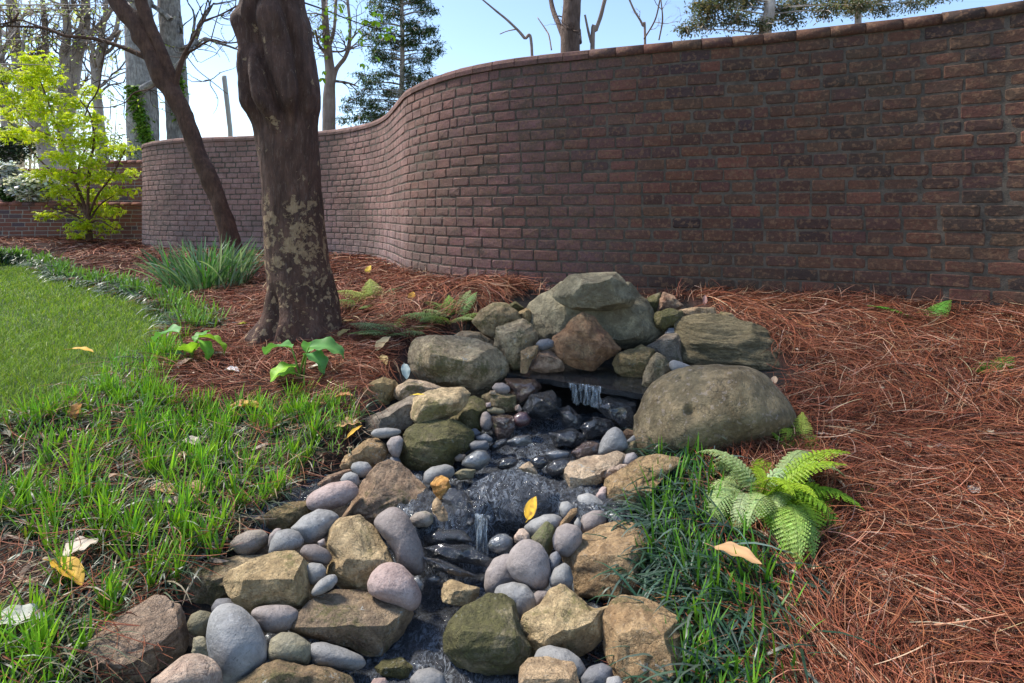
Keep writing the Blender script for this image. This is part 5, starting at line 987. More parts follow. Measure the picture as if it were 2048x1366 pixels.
for a in [
 (1478,1203,.15,.065,-.75,TN,'large tan curled leaf lying on the dark monkey grass, lower right',.25,.4,.35,.13),
 (1690,958,.085,.04,-.15,BR,'brown curled leaf on the straw right of the big fern',.2,.5,.5,.05),
 (1890,928,.075,.03,-.5,(.6,.45,.36),'pale pinkish husk leaf on the straw at the right',.1,.3,.5,.05),
 (1875,677,.09,.03,-.1,(.55,.42,.3),'small beige leaf scrap below the small fern by the wall',.1,.3,.4,.05),
 (1950,1013,.05,.035,.6,(.6,.5,.42),'tiny pale leaf scrap at the right of the bed',.2,.3,.4,.05),
 (1845,760,.08,.03,-.5,(.5,.38,.3),'pale crumpled leaf in the middle of the right bed',.2,.5,.6,.05),
 (1642,690,.05,.025,-.7,(.6,.52,.46),'tiny off white leaf right of the layered boulder',.1,.3,.4,.05),
 (1880,705,.07,.018,0,(.55,.4,.3),'thin pale leaf sliver in the right bed under the small fern',.1,.2,.4,.05),
 (1650,890,.05,.02,-.3,(.6,.45,.36),'small pinkish leaf sliver beyond the yellow fern sprig',.1,.2,.4,.05),
 (168,716,.16,.05,.1,YL,'yellow leaf lying on the lawn near the monkey grass',.15,.5,.3,.06),
 (165,840,.08,.07,1.2,OR,'rust orange leaf standing in the monkey grass at the left',1.2,.2,.3,.02),
 (490,828,.17,.08,.1,OR,'curled brown and yellow leaf at the edge of the straw',.15,.3,.5,.04),
 (505,836,.14,.05,-.3,YL,'yellow folded leaf beside the curled brown one',.1,.4,.5,.05),
 (166,1130,.10,.085,.9,PL,'cream papery leaf with folds in the left foreground',.5,.8,.2,.04),
 (145,1172,.16,.055,-.25,YL,'yellow leaf with brown edge below the cream papery leaf',.15,.4,.5,.05),
 (40,1265,.13,.08,.6,(.5,.5,.42),'pale grey green leaf in the grass at the left edge',.2,.4,.3,.05),
 (330,995,.12,.06,.1,TN,'light brown leaf under the monkey grass, centre left',.15,.4,.5,.03),
 (395,985,.11,.045,-.2,TN,'tan leaf pair partner right of the light brown leaf in the grass',.15,.4,.5,.03),
 (350,1018,.11,.05,.0,(.5,.4,.3),'dull leaf lying flat below the light brown leaf',.1,.3,.4,.02),
 (498,968,.05,.05,.8,BR,'small brown lobed leaf on bare soil left of the stones',.15,.3,.2,.02),
 (372,920,.07,.05,.6,TN,'tan broken leaf amid the tufts at centre left',.15,.3,.4,.03),
 (385,905,.10,.06,-.1,(.5,.42,.34),'greyish leaf behind the tan broken one',.15,.3,.4,.03),
 (700,866,.12,.09,.3,TN,'peach coloured fluted leaf beside the long grey slab',.3,.5,.3,.03),
 (712,888,.09,.025,.9,YL,'narrow yellow leaf on the rough pitted stone',.3,.3,.5,.05),
 (690,812,.10,.045,.1,OR,'orange brown leaf at the corner of the gabled rock',.2,.4,.5,.04),
 (770,712,.14,.07,1.1,(.5,.38,.2),'upright tan leaf leaning on the large blocky boulder',.5,.3,.5,.05),
 (768,735,.12,.05,-.8,(.45,.33,.12),'olive tan boat shaped leaf below the upright tan one',.15,.4,.7,.05),
 (690,700,.15,.06,.5,TN,'tan leaf by the roots of the thick trunk',.15,.4,.4,.04),
 (712,712,.12,.03,.3,(.55,.36,.24),'narrow pinkish tan leaf right of the trunk roots',.1,.2,.5,.04),
 (695,655,.12,.05,.1,(.5,.33,.12),'golden brown leaf at the right foot of the thick trunk',.15,.4,.4,.05),
 (690,690,.11,.06,.9,(.42,.3,.1),'ochre leaf leaning over the tan leaf by the trunk',.3,.3,.4,.06),
 (440,725,.16,.03,.3,(.62,.5,.42),'long pale curled leaf between the two hostas',.1,.2,.8,.05),
 (370,750,.12,.05,1.1,(.45,.3,.2),'brown leaf leaning against the smaller hosta',.6,.3,.5,.03),
 (465,762,.09,.06,.2,(.62,.58,.56),'crumpled white leaf in the straw in front of the trunk',.2,.5,.5,.05),
 (638,752,.12,.05,.2,(.65,.62,.52),'white papery leaf right of the larger hosta',.2,.4,.3,.05),
 (505,608,.13,.03,0,(.65,.52,.42),'pale sliver leaf in the bed left of the thick trunk',.1,.2,.5,.04),
 (487,660,.07,.06,.4,(.55,.6,.05),'tiny lime yellow leaf left of the trunk roots',.1,.3,.2,.05),
 (740,553,.10,.07,1.3,(.62,.42,.04),'bright yellow leaf standing in the straw by the wall bend',1.1,.3,.3,.03),
 (828,604,.07,.06,1.2,(.6,.32,.04),'orange yellow leaf below the wall behind the ferns',1.0,.3,.3,.03),
 (848,608,.12,.05,.6,(.48,.24,.16),'reddish brown cupped leaf at the wall foot behind the ferns',.4,.5,.5,.03),
 (700,588,.2,.04,-.1,(.5,.45,.38),'long bleached leaf right of the thick trunk',.1,.3,.6,.04),
 (1410,612,.07,.03,1.2,(.36,.2,.17),'wilted purplish leaf standing at the wall behind the layered boulder',1.1,.3,.5,.02)]:
    fallen(*a[:6], label=a[6], el=a[7], bend=a[8], fold=a[9], lift=a[10])
fallen(1066, 1028, .085, .045, 1.1, (.72, .42, .03), 'bright yellow spotted leaf standing beside the lower cascade', .95, .2, .2, d=1.9, col2=(.3, .15, .02), wav=.0)
fallen(838, 789, .06, .02, .2, (.7, .48, .05), 'small bright yellow leaf lying on the flat tan stone', .1, .2, .2, d=2.42)
fallen(812, 732, .09, .045, -1.2, (.42, .48, .44), 'pale blue green curled leaf against the large blocky boulder', -.6, .6, .3, d=2.72)
fallen(1549, 765, .05, .03, 1.0, (.6, .4, .25), 'small peach leaf perched between the layered and smooth boulders', .8, .3, .3, d=2.62)
c = sample(260, lambda X, Y, px, py: bed_pred(X, Y, px, py), .95, 6, 1.3, 1.1); A = Acc()
for k in range(len(c)):
    broadleaf(A, c[k] + [0, 0, .055], rng.uniform(0, 6.3), rng.uniform(-.1, .5), rng.uniform(.02, .06), rng.uniform(.01, .03), rng.uniform(.2, 1.6), jitcol([(.3, .17, .1), (.42, .3, .2), (.16, .08, .05), (.5, .4, .3)], 1)[0], .5, 6, 4, wav=.1, seed=k)
tag(A.build('leaf_scraps', M_dry), 'small brown leaf scraps and husks caught in the pine straw', 'leaf litter', None, 'stuff')
# leaf litter between the tufts
c = sample(700, lambda X, Y, px, py: inpoly(px, py, LIRL), .95, 3.6, 1.2, 1.1); A = Acc()
V, f, C = ribbons(c + [0, 0, .008], rng.uniform(0, 6.3, 700), rng.normal(.1, .2, 700), rng.uniform(.03, .09, 700), rng.uniform(.004, .02, 700), .5, 4, jitcol([(.3, .17, .1), (.42, .3, .2), (.16, .08, .05), (.5, .4, .3)], 700), rng.normal(0, 1, 700)); A.add(V, f, col=C)
c = sample(5000, lambda X, Y, px, py: inpoly(px, py, LIRL), .95, 3.6, 1.4, 1.1); V, f, C = ribbons(c + [0, 0, .004], rng.uniform(0, 6.3, 5000), rng.normal(.05, .15, 5000), rng.uniform(.03, .12, 5000), .0022, .4, 3, jitcol([(.22, .11, .07), (.32, .22, .14), (.12, .06, .04), (.42, .34, .25)], 5000), rng.normal(0, 1, 5000)); A.add(V, f, col=C)
tag(A.build('leaf_litter', M_dry), 'brown leaf litter and dead blades between the tufts', 'leaf litter', None, 'stuff')

# ------------------------------------------------------------ thick trunk
def main_tree():
    d = 3.62; T = [(-700,430,640,.9),(-350,455,628,.9),(-120,485,612,.9),(0,488,610,.9),(49,475,622,.9),(99,492,629,.9),(129,487,635,.9),(175,484,643,.9),(213,484,643,.9),(236,497,639,.9),(259,508,637,.9),(304,514,638,.9),(343,520,641,.9),(404,524,647,.9),(457,527,653,.9),(520,529,659,.9),(560,532,669,.9),(600,534,680,.95),(630,528,688,1),(660,512,693,1.05),(690,490,700,1.1),(720,470,712,1.15)]
    T = spline(np.array(T, float), 300)[::-1]; ns = 220; ph = np.linspace(-PI, PI, ns, endpoint=False)
    zs = EZ - (T[:, 0] - HY) / F * d; xc = ((T[:, 1] + T[:, 2]) / 2 - CX) / F * d; a = (T[:, 2] - T[:, 1]) / 2 / F * d
    Zs = zs[:, None]; R = a[:, None] * np.ones((1, ns)); yy = T[:, 0][:, None]
    # merging stems: seams that wander down the face (-pi/2 faces the camera)
    def seam(x, w, dep, top, bot):
        s = np.interp(T[:, 0], [q[0] for q in x], [q[1] for q in x]); pc = -PI / 2 + np.arcsin(np.clip(s, -.98, .98))
        e = np.angle(np.exp(1j * (ph[None] - pc[:, None]))); fade = np.clip((T[:, 0] - top) / 40, 0, 1) * np.clip((bot - T[:, 0]) / 50, 0, 1)
        return -dep * np.exp(-(e / w) ** 2) * fade[:, None] + dep * .75 * np.exp(-((e + w * 2.3) / (w * 1.5)) ** 2) * fade[:, None]
    q = 0; 
    q = q + seam([(-700, -.6), (0, -.25), (49, -.33), (99, -.38), (175, .03), (236, .3), (300, .35)], .16, .27, -800, 280)
    q = q + seam([(-700, .2), (0, -.75), (60, -.6), (120, -.55), (200, -.45), (260, -.35)], .13, .18, -800, 270)
    q = q + seam([(-700, .75), (0, .62), (99, .72), (200, .78), (250, .7)], .13, .16, -800, 260)
    q = q + seam([(520, -.6), (600, -.55), (660, -.4), (720, -.35)], .14, .16, 560, 1400) + seam([(520, .35), (600, .3), (700, .4)], .16, .1, 590, 1400)
    Pn = np.stack([np.cos(ph)[None] * R + 3, np.sin(ph)[None] * R, np.broadcast_to(Zs, R.shape)], -1)
    q = q + .07 * fbm(Pn * np.array([6, 6, 2.2]), 9, 4) + .022 * fbm(Pn * np.array([26, 26, 9]), 12, 4) + .05 * np.clip(fbm(Pn * 7, 31, 3) , 0, 1)
    # flare of the roots
    fl = np.clip((T[:, 0] - 575) / 130, 0, 1.2)[:, None] ** 2; q = q + fl * (.25 * np.cos(3 * (ph[None] + .6)) + .12 * np.cos(7 * ph[None] + 1))
    R = R * (.93 + q)
    X = xc[:, None] + R * np.cos(ph); Y = d + R * .92 * np.sin(ph); V = np.stack([X, Y, np.broadcast_to(Zs, X.shape)], -1)
    base = np.array([xc[0], d, gz(xc[0], d)]); o = empty('shade_tree', base); tag(o, 'thick fluted dark trunk with peeling tan patches standing in the straw', 'tree')
    n = len(T); i, j = np.meshgrid(np.arange(n - 1), np.arange(ns), indexing='ij'); j2 = (j + 1) % ns
    f = np.stack([i * ns + j, i * ns + j2, (i + 1) * ns + j2, (i + 1) * ns + j], -1).reshape(-1, 4)
    link('trunk', mesh('trunk', V.reshape(-1, 3) - base, f), M_bark, o)
    # boughs above the frame and a small shoot of lime leaves reaching down
    A = Acc(); rr = random.Random(4)
    for k in range(2):
        p0 = np.array([xc[-1] + rr.uniform(-.15, .15), d + rr.uniform(-.1, .1), zs[-1] - .1]); az = k * 1.8 + 1.2
        pts = [p0 + np.array([math.cos(az) * t * 1.3, math.sin(az) * t * 1.3, t * 1.3 + .3 * math.sin(t * 3)]) for t in np.linspace(0, 2, 9)]; tube(A, pts, np.linspace(.12, .03, 9), 8)
    A.build('bough', M_bark, o, base).location = (0, 0, 0)
    A = Acc(); tw = spline(np.array([P(610, 6, 3.55), P(650, 20, 3.5), P(700, 40, 3.45), P(745, 55, 3.4), P(790, 70, 3.38)]), 20); tube(A, tw, np.linspace(.006, .002, 20), 5)
    A.build('twig', M_twig, o, base).location = (0, 0, 0)
    A = Acc(); cents = []
    for (x, y, s, n_) in [(740, 40, 14, 5), (765, 48, 18, 6), (785, 55, 14, 6), (770, 75, 12, 4), (650, 15, 14, 3), (675, 45, 12, 3), (700, 70, 12, 4), (722, 78, 9, 3), (650, 70, 10, 3), (668, 10, 12, 3), (745, 8, 12, 3), (715, 130, 9, 2), (645, 150, 8, 2), (655, 110, 8, 1), (740, 120, 7, 1)]:
        for _ in range(n_): cents.append(P(x + rr.gauss(0, s), y + rr.gauss(0, s * .6), 3.4 + rr.gauss(0, .05)))
    for k, c in enumerate(cents):
        for _ in range(3): broadleaf(A, c, rr.uniform(0, 6.3), rr.uniform(-.9, .1), rr.uniform(.03, .055), .022, .6, jitcol([(.42, .62, .03), (.3, .5, .03)], 1)[0], .3, 5, 3)
    A.build('leaves', M_leaf, o, base).location = (0, 0, 0)
main_tree()

def leaning_tree():
    d = 6.6; base = ghit(472, 522)[0]; base = P(472, 522, d); o = empty('leaning_tree', base); tag(o, 'slender red brown tree leaning left and forking over the bed', 'tree')
    def limb(pts, name, par=o, ns=14, mat=M_bark2, jag=0, dd=0):
        p = spline(np.array(pts, float), max(12, len(pts) * 7)); P3 = np.array([P(x, y, d + dd * k / len(p)) for k, (x, y, w) in enumerate(p)]); r = p[:, 2] / 2 / F * d * .84
        A = Acc(); tube(A, P3, r, ns, rough=.3 if ns > 8 else 0); q = A.build(name, mat, par, base); q.location = (0, 0, 0); return q
    limb([(488,560,60),(472,520,50),(458,470,40),(445,425,38),(432,385,38),(414,345,40),(395,305,36),(382,265,34),(366,228,38),(347,190,44),(325,150,48),(305,112,44),(290,82,44),(270,45,40),(240,12,38),(222,-30,36),(190,-120,30),(150,-300,18)], 'trunk')
    limb([(350,190,26),(343,160,30),(325,110,28),(306,70,28),(292,30,27),(278,-20,26),(262,-120,22),(270,-300,12)], 'limb')
    limb([(366,240,20),(352,200,17),(352,165,15),(360,133,12),(369,108,9),(386,78,6),(403,46,5),(440,30,4),(470,14,4),(495,2,3)], 'limb', ns=8)
    limb([(369,110,6),(390,98,5),(422,80,5),(455,86,3.5),(491,82,3)], 'limb', ns=6); limb([(403,46,4),(410,20,3),(420,-20,3)], 'limb', ns=6); limb([(422,80,3),(430,50,2.5),(445,0,2)], 'limb', ns=6)
    limb([(300,118,16),(266,103,12),(240,93,10),(213,84,9),(190,78,9),(164,74,9),(133,72,8),(105,62,8),(88,56,8),(60,54,6),(38,53,5),(0,53,4),(-60,60,3)], 'limb', ns=8)
    limb([(88,57,6),(65,48,5),(38,40,4.5),(0,48,4),(-40,40,3)], 'limb', ns=6); limb([(38,25,4),(25,40,5),(5,22,3),(-30,10,2)], 'limb', ns=6)
    limb([(170,232,3),(178,208,3.5),(192,188,3.5),(200,165,3),(203,140,3),(210,95,3)], 'limb', ns=6); limb([(178,214,2.5),(215,215,2.5),(250,205,2.5),(268,186,3),(300,178,2.5),(312,170,2.5)], 'limb', ns=6)
    limb([(375,115,2.5),(395,140,2),(420,160,2),(455,188,1.6)], 'limb', ns=5)
    # fine side twigs with the first leaves
    A = Acc(); L = Acc(); rr = random.Random(9)
    starts = [(x, y) for x, y in [(60,52),(30,45),(100,62),(130,70),(165,75),(195,80),(215,85),(240,95),(20,52),(370,108),(390,95),(425,80),(455,86),(405,45),(440,30),(470,14),(200,160),(250,205),(420,160),(300,180),(150,74),(80,55)]]
    for (x, y) in starts:
        for _ in range(4):
            a = rr.uniform(-PI, PI); n = 7; L_ = rr.uniform(25, 80); pts = [(x, y)]
            for k in range(n): a += rr.gauss(0, .35); pts.append((pts[-1][0] + math.cos(a) * L_ / n, pts[-1][1] + math.sin(a) * L_ / n))
            dd = rr.gauss(0, .25); P3 = [P(px, py, d + dd * k / n) for k, (px, py) in enumerate(pts)]; tube(A, P3, np.linspace(.006, .0025, n + 1), 4, cap=False)
            for q in P3[3:]:
                if rr.random() < .35: broadleaf(L, q, rr.uniform(0, 6.3), rr.uniform(-.6, .8), rr.uniform(.03, .06), .025, .5, jitcol([(.35, .5, .06), (.45, .55, .12), (.3, .42, .1)], 1)[0], .3, 4, 3)
    A.build('twig', M_twig, o, base).location = (0, 0, 0); L.build('leaves', M_leaf, o, base).location = (0, 0, 0)
leaning_tree()

# ------------------------------------------------------------ lime green japanese maple
def maple():
    d = 10.4; base = P(178, 482, d); base[2] = gz(base[0], d); o = empty('japanese_maple', base); tag(o, 'small japanese maple with bright lime green tiered foliage in front of the red brick wall', 'tree')
    def limb(pts, name='limb', dd=0):
        p = spline(np.array(pts, float), max(10, len(pts) * 5)); A = Acc(); P3 = np.array([P(x, y, d + dd * k / len(p)) for k, (x, y, w) in enumerate(p)]); tube(A, P3, p[:, 2] / 2 / F * d, 8, rough=.1); A.build(name, M_bark2, o, base).location = (0, 0, 0)
    limb([(180,495,15),(178,470,12),(178,450,10),(176,430,9)], 'trunk')
    for pts, dd in (([(177,440,8),(165,400,6),(145,350,5),(130,300,4),(115,255,3),(95,200,3),(80,160,2),(70,130,1.5)], .3), ([(177,440,7),(176,390,5),(180,330,5),(188,280,4),(180,230,3),(160,200,2)], -.3), ([(176,435,6),(150,395,4),(110,350,3),(70,310,3),(40,270,2),(15,240,2)], .5), ([(178,430,5),(195,390,4),(225,350,3),(250,300,2)], -.4), ([(177,445,5),(200,410,3),(240,385,2.5),(265,375,2)], .2), ([(176,450,5),(140,425,3),(100,415,2.5)], -.4), ([(150,360,3),(170,300,3),(200,240,2)], .6), ([(120,280,3),(60,250,2),(20,200,2)], .2), ([(176,455,4),(195,440,3),(225,455,2)], -.3)): limb(pts, dd=dd)
    cl = [(60,120,22,14),(85,140,34,16),(70,165,32,14),(105,155,20,12),(15,190,24,16),(25,225,26,16),(60,205,26,14),(90,225,36,15),(150,205,30,14),(130,240,40,16),(185,235,26,16),(35,265,34,14),(80,270,36,14),(150,280,40,16),(195,275,24,18),(120,310,34,14),(175,320,36,16),(228,300,26,10),(248,292,20,8),(90,345,34,12),(145,350,36,14),(190,350,24,14),(235,350,30,9),(262,342,18,6),(120,378,34,12),(165,390,36,14),(215,385,24,12),(250,378,24,8),(140,410,32,10),(95,428,24,8),(190,420,32,12),(165,450,26,12),(215,450,16,14),(225,418,14,8),(180,180,16,12),(10,150,18,14),(160,468,14,8),(70,190,34,10),(110,195,30,10),(40,150,24,12),(100,120,16,12)]
    A = Acc()
    for (x, y, rx, ry) in cl:
        n = int(rx * ry * .33) + 16; dd = rng.normal(0, .35); q = rng.normal(0, .48, (n, 3))
        c = P(x, y, d + dd)[None] + q * np.array([rx * 1.05, 26, ry * 1.15]) / F * d; c[:, 2] -= abs(q[:, 0]) * .03
        nl = 5; ii = np.repeat(np.arange(n), nl); az0 = rng.uniform(0, 2 * PI, n); az = az0[ii] + (np.tile(np.arange(nl), n) - 2) * .62; el = np.repeat(rng.normal(-.35, .4, n), nl)
        col = jitcol([(.66, .74, .03), (.74, .80, .08), (.52, .64, .02), (.4, .5, .02)], n, .12, [.35, .25, .25, .15])[ii]
        V, f, C = ribbons(c[ii], az, el, rng.uniform(.06, .12, n)[ii] * np.tile([.6, .85, 1, .85, .6], n), .020, .5, 2, col, 0, rng.uniform(-.5, .5, len(ii)), prof=lambda t: np.interp(t, [0, .5, 1], [.4, 1, .08])); A.add(V, f, col=C)
    A.build('crown', leafmat('maple_leaf', .5, .5, .3), o, base).location = (0, 0, 0)
maple()

# ------------------------------------------------------------ trees beyond the wall
def bg_trunk(name, pts, d, mat, label, cat='tree', group='trees beyond the garden', limbs=(), twigs=0, seed=1, leaves=None, ivy=None, ns=20, tw_len=90, rough=.12):
    base = P(pts[0][0], pts[0][1], d); base[2] = EZ - .6; o = empty(name, base); tag(o, label, cat, group); rr = random.Random(seed)
    def limb(p_, nm, dd=0, ns=ns):
        p = spline(np.array(p_, float), max(12, len(p_) * 7)); A = Acc(); P3 = np.array([P(x, y, d + dd * k / len(p)) for k, (x, y, w) in enumerate(p)]); tube(A, P3, p[:, 2] / 2 / F * d, ns, rough=rough); A.build(nm, mat, o, base).location = (0, 0, 0); return p
    y0 = HY + .6 * F / d + 8
    path = [limb([(pts[0][0], y0, pts[0][2] * 1.15)] + list(pts), 'trunk')]
    for l in limbs: path.append(limb(l, 'limb', rr.uniform(-1, 1), 10))
    A = Acc(); Lc = []
    if twigs:
        allp = np.concatenate([p[len(p) // (3 if k == 0 else 5):] for k, p in enumerate(path)]) if limbs else path[0][len(path[0]) // 2:]
        for _ in range(twigs):
            x, y, w = allp[rr.randrange(len(allp))]
            if y > 260: continue
            def grow(x, y, a, L_, r, lev, dz):
                n = 6; pp = [(x, y)]
                for k in range(n): a += rr.gauss(0, .22); pp.append((pp[-1][0] + math.cos(a) * L_ / n, pp[-1][1] - math.sin(a) * L_ / n))
                P3 = [P(q[0], q[1], dz + .2 * k * rr.uniform(-1, 1)) for k, q in enumerate(pp)]; tube(A, P3, np.linspace(r, r * .45, n + 1), 4 if lev else 5, cap=False)
                if lev < 2:
                    for _ in range(3 if lev == 0 else 2): k = rr.randrange(2, n + 1); grow(pp[k][0], pp[k][1], a + rr.choice([-1, 1]) * rr.uniform(.3, .9), L_ * .55, r * .5, lev + 1, dz)
                else: Lc.extend(P3[2:])
            grow(x, y, rr.uniform(.1, PI - .1), rr.uniform(.5, 1.2) * tw_len, max(.012 * d / 15, w / F * d * .16), 0, d + rr.uniform(-1.2, 1.2))
    if A.n: A.build('branches', mat, o, base).location = (0, 0, 0)
    if leaves and Lc:
        cols, frac, sz = leaves; c = np.array(Lc); c = c[rng.random(len(c)) < frac]; c = c + rng.normal(0, .12, c.shape); n = len(c)
        V, f, C = ribbons(c, rng.uniform(0, 6.3, n), rng.uniform(-.8, .8, n), sz * rng.uniform(.6, 1.3, n), sz * .5, .5, 2, jitcol(cols, n, .2), prof=lambda t: np.interp(t, [0, .5, 1], [.3, 1, .1])); L = Acc(); L.add(V, f, col=C); L.build('leaves', M_leaf, o, base).location = (0, 0, 0)
    if ivy:
        L = Acc(); n = 900; k = rng.random(n); x = ivy[0] + rng.normal(0, 1, n) * ivy[2] + ivy[4] * k; y = ivy[1] + k * ivy[3]; p0 = np.stack([P(a, b, d - .45) for a, b in zip(x, y)])
        V, f, C = ribbons(p0, rng.uniform(0, 6.3, n), rng.uniform(-.8, .5, n), .12, .08, .5, 2, jitcol([(.2, .36, .04), (.3, .45, .06), (.1, .2, .03)], n, .2), prof=lambda t: np.interp(t, [0, .5, 1], [.4, 1, .2])); L.add(V, f, col=C); L.build('ivy', M_leaf, o, base).location = (0, 0, 0)
    return o
YL_ = [(.5, .6, .1), (.4, .52, .12), (.55, .6, .25)]; WH = [(.75, .75, .66), (.6, .62, .5), (.5, .58, .3)]
bg_trunk('oak_tree', [(288,330,56),(286,240,54),(282,150,50),(278,60,48),(276,0,46),(274,-150,42),(270,-500,26)], 15.5, M_barkg, 'wide grey furrowed trunk with climbing ivy, left of the leaning tree', limbs=[[(275,-120,20),(340,-220,14),(420,-330,8)]], twigs=10, seed=3, ivy=(262, 170, 8, 140, 40), ns=40, tw_len=160)
bg_trunk('oak_tree', [(360,320,44),(356,240,42),(348,130,42),(342,50,40),(338,0,38),(334,-160,34),(330,-500,20)], 16.5, M_barkg, 'narrower pale grey trunk showing between the leaning tree and the thick trunk', limbs=[[(340,-100,14),(300,-200,10),(250,-300,6)]], twigs=10, seed=5, ivy=(352, 130, 6, 110, 10), ns=40, tw_len=150)
bg_trunk('bare_tree', [(135,330,26),(130,260,26),(135,200,30),(140,150,34),(150,115,26),(165,70,20),(172,20,16),(165,-60,12),(150,-200,8)], 18, M_barkb, 'forked grey brown bare tree behind the maple', limbs=[[(140,150,24),(128,110,16),(135,60,14),(128,0,12),(120,-80,8)],[(152,112,14),(180,70,12),(205,45,10),(225,10,8),(240,-60,6)],[(190,130,8),(200,95,10),(205,60,10),(212,20,8),(214,-40,6)],[(172,40,9),(150,20,7),(140,-30,5)]], twigs=34, seed=7, leaves=(WH, .12, .10))
bg_trunk('bare_tree', [(205,320,20),(200,260,18),(195,200,16),(192,160,16),(200,120,14),(210,90,10),(232,60,8),(240,0,6),(250,-60,4)], 17, M_barkb, 'slim bare tree with a bent stem just left of the ivy trunk', limbs=[[(192,160,12),(185,120,10),(186,100,8),(170,60,6)],[(205,110,8),(225,95,6),(240,60,5)]], twigs=22, seed=11, leaves=(YL_, .15, .10))
bg_trunk('bare_tree', [(100,330,34),(85,280,30),(72,230,28),(60,190,26),(45,150,24),(30,90,20),(25,20,18),(10,-80,14)], 19, M_barkb, 'dark leaning bare tree at the far left behind the maple', limbs=[[(60,190,14),(88,120,12),(90,60,10),(85,0,8)],[(30,90,10),(0,60,8),(-40,40,6)],[(45,150,8),(20,130,6),(-20,120,5)]], twigs=34, seed=13, leaves=(YL_, .2, .10))
bg_trunk('bare_tree', [(20,330,22),(15,250,20),(5,180,18),(-5,100,16),(-10,0,12),(-20,-80,8)], 17, M_barkb, 'bare tree cut by the left edge of the picture', limbs=[[(5,180,9),(40,120,7),(50,60,5)],[(0,120,8),(30,60,6),(60,10,4)]], twigs=26, seed=17, leaves=(YL_, .3, .10))
bg_trunk('sycamore_tree', [(658,270,26),(658,200,24),(660,150,20),(656,100,16),(652,60,14),(648,0,12),(640,-80,10)], 14, M_barkp, 'pale pinkish trunk with a dead vine seen past the right side of the thick trunk', limbs=[[(662,180,14),(672,140,9),(690,115,8),(698,90,8),(700,50,6),(695,0,6)],[(656,100,8),(668,60,7),(672,0,6)],[(654,110,6),(638,90,5),(630,60,4)]], twigs=34, seed=19, leaves=(YL_, .5, .08), tw_len=70)
bg_trunk('bare_tree', [(1140,100,38),(1141,60,38),(1144,0,36),(1148,-150,30),(1150,-400,18)], 13, M_barkm, 'brown trunk rising above the middle of the winding wall', limbs=[[(1130,85,10),(1118,50,11),(1106,20,10),(1098,-20,9)],[(1160,85,8),(1158,60,8)]], twigs=4, seed=23, tw_len=80)
bg_trunk('bare_tree', [(1064,108,6),(1048,75,6),(1020,45,5),(990,20,4),(960,-5,3)], 12, M_barkp, 'thin bare branch curving up left of the brown trunk', limbs=[[(1034,58,3),(1015,62,2),(1000,68,2)],[(1103,100,3),(1098,72,3),(1092,60,3),(1075,35,2)]], seed=27, ns=8)
bg_trunk('bare_tree', [(1185,90,9),(1192,60,8),(1202,30,8),(1212,-10,8)], 13, M_barkp, 'pale leaning stem just right of the brown trunk', limbs=[[(1182,85,5),(1176,60,5),(1170,30,4)]], seed=29, ns=8)
bg_trunk('bare_tree', [(1290,85,5),(1285,50,5),(1268,20,4),(1255,-10,4)], 14, M_barkp, 'spindly grey sapling above the wall right of the pale leaning stem', limbs=[[(1288,78,3),(1310,40,3),(1320,0,3)],[(1318,80,3),(1325,40,3),(1322,0,2)]], twigs=6, seed=31, ns=8, tw_len=50)
o_ = bg_trunk('utility_pole', [(461,285,9),(458,240,9),(453,195,9),(448,152,9)], 22, flat('pale_wood', (.5, .46, .38)), 'plain wooden pole above the wall between the two nearer trees', cat='pole', group='x', ns=10, rough=0); del o_['group']
def leafy(name, trunk, d, clumps_, cols, label, mat=M_barkb, n=900, sz=.14, w=.05, seed=1, thin=True, droopy=0):
    base = P(trunk[0][0], trunk[0][1], d); base[2] = EZ - .6; o = empty(name, base); tag(o, label, 'tree', 'trees beyond the garden'); rr = random.Random(seed)
    y0 = HY + .6 * F / d + 8; p = spline(np.array([(trunk[0][0], y0, trunk[0][2])] + list(trunk), float), 50); A = Acc(); tube(A, np.array([P(x, y, d) for x, y, w_ in p]), p[:, 2] / 2 / F * d, 12, rough=.1); A.build('trunk', mat, o, base).location = (0, 0, 0)
    A = Acc(); L = Acc()
    for (x, y, rx, ry) in clumps_:
        m = int(n * rx * ry / 900); ty = min(max(y + ry * .5, min(q[1] for q in trunk)), 250); k = abs(p[:, 1] - ty).argmin(); dz = d + rr.uniform(-.6, .6)
        tube(A, spline(np.array([P(p[k, 0], p[k, 1], d), P((x + p[k, 0]) / 2, (y + p[k, 1]) / 2 - 3, (d + dz) / 2), P(x, y, dz)]), 8), np.linspace(.018, .006, 8), 5, cap=False)
        for _ in range(7):
            q0 = P(x, y, dz); q1 = P(x + rr.gauss(0, rx * .5), y + rr.gauss(0, ry * .5), dz + rr.gauss(0, .3)); tube(A, [q0, (q0 + q1) / 2 + np.array([0, 0, .03]), q1], [.01, .007, .003], 4, cap=False)
        q = rng.normal(0, .5, (m, 3)); c = P(x, y, dz)[None] + q * np.array([rx, 20, ry]) / F * d
        V, f, C = ribbons(c, rng.uniform(0, 6.3, m), rng.uniform(-.9, .5, m) - droopy, sz * rng.uniform(.5, 1.3, m), w, .4, 2, jitcol(cols, m, .25), prof=lambda t: np.interp(t, [0, .4, 1], [.4, 1, .1])); L.add(V, f, col=C)
    A.build('branches', mat, o, base).location = (0, 0, 0); L.build('crown', M_leaf, o, base).location = (0, 0, 0)
HG = [(.05, .10, .03), (.08, .14, .05), (.13, .2, .07), (.03, .06, .02)]
hc = []
rh = random.Random(2)
for y in range(-60, 250, 17):
    wd = 40 + (y + 60) * .2
    for s in (-1, 1):
        for f_ in (.25, .6, .95): hc.append((805 + s * wd * f_ * rh.uniform(.6, 1.2) * (1.15 if s < 0 else (1 if y < 130 else .5)), y + f_ * 12 + rh.gauss(0, 10), 15, 10))
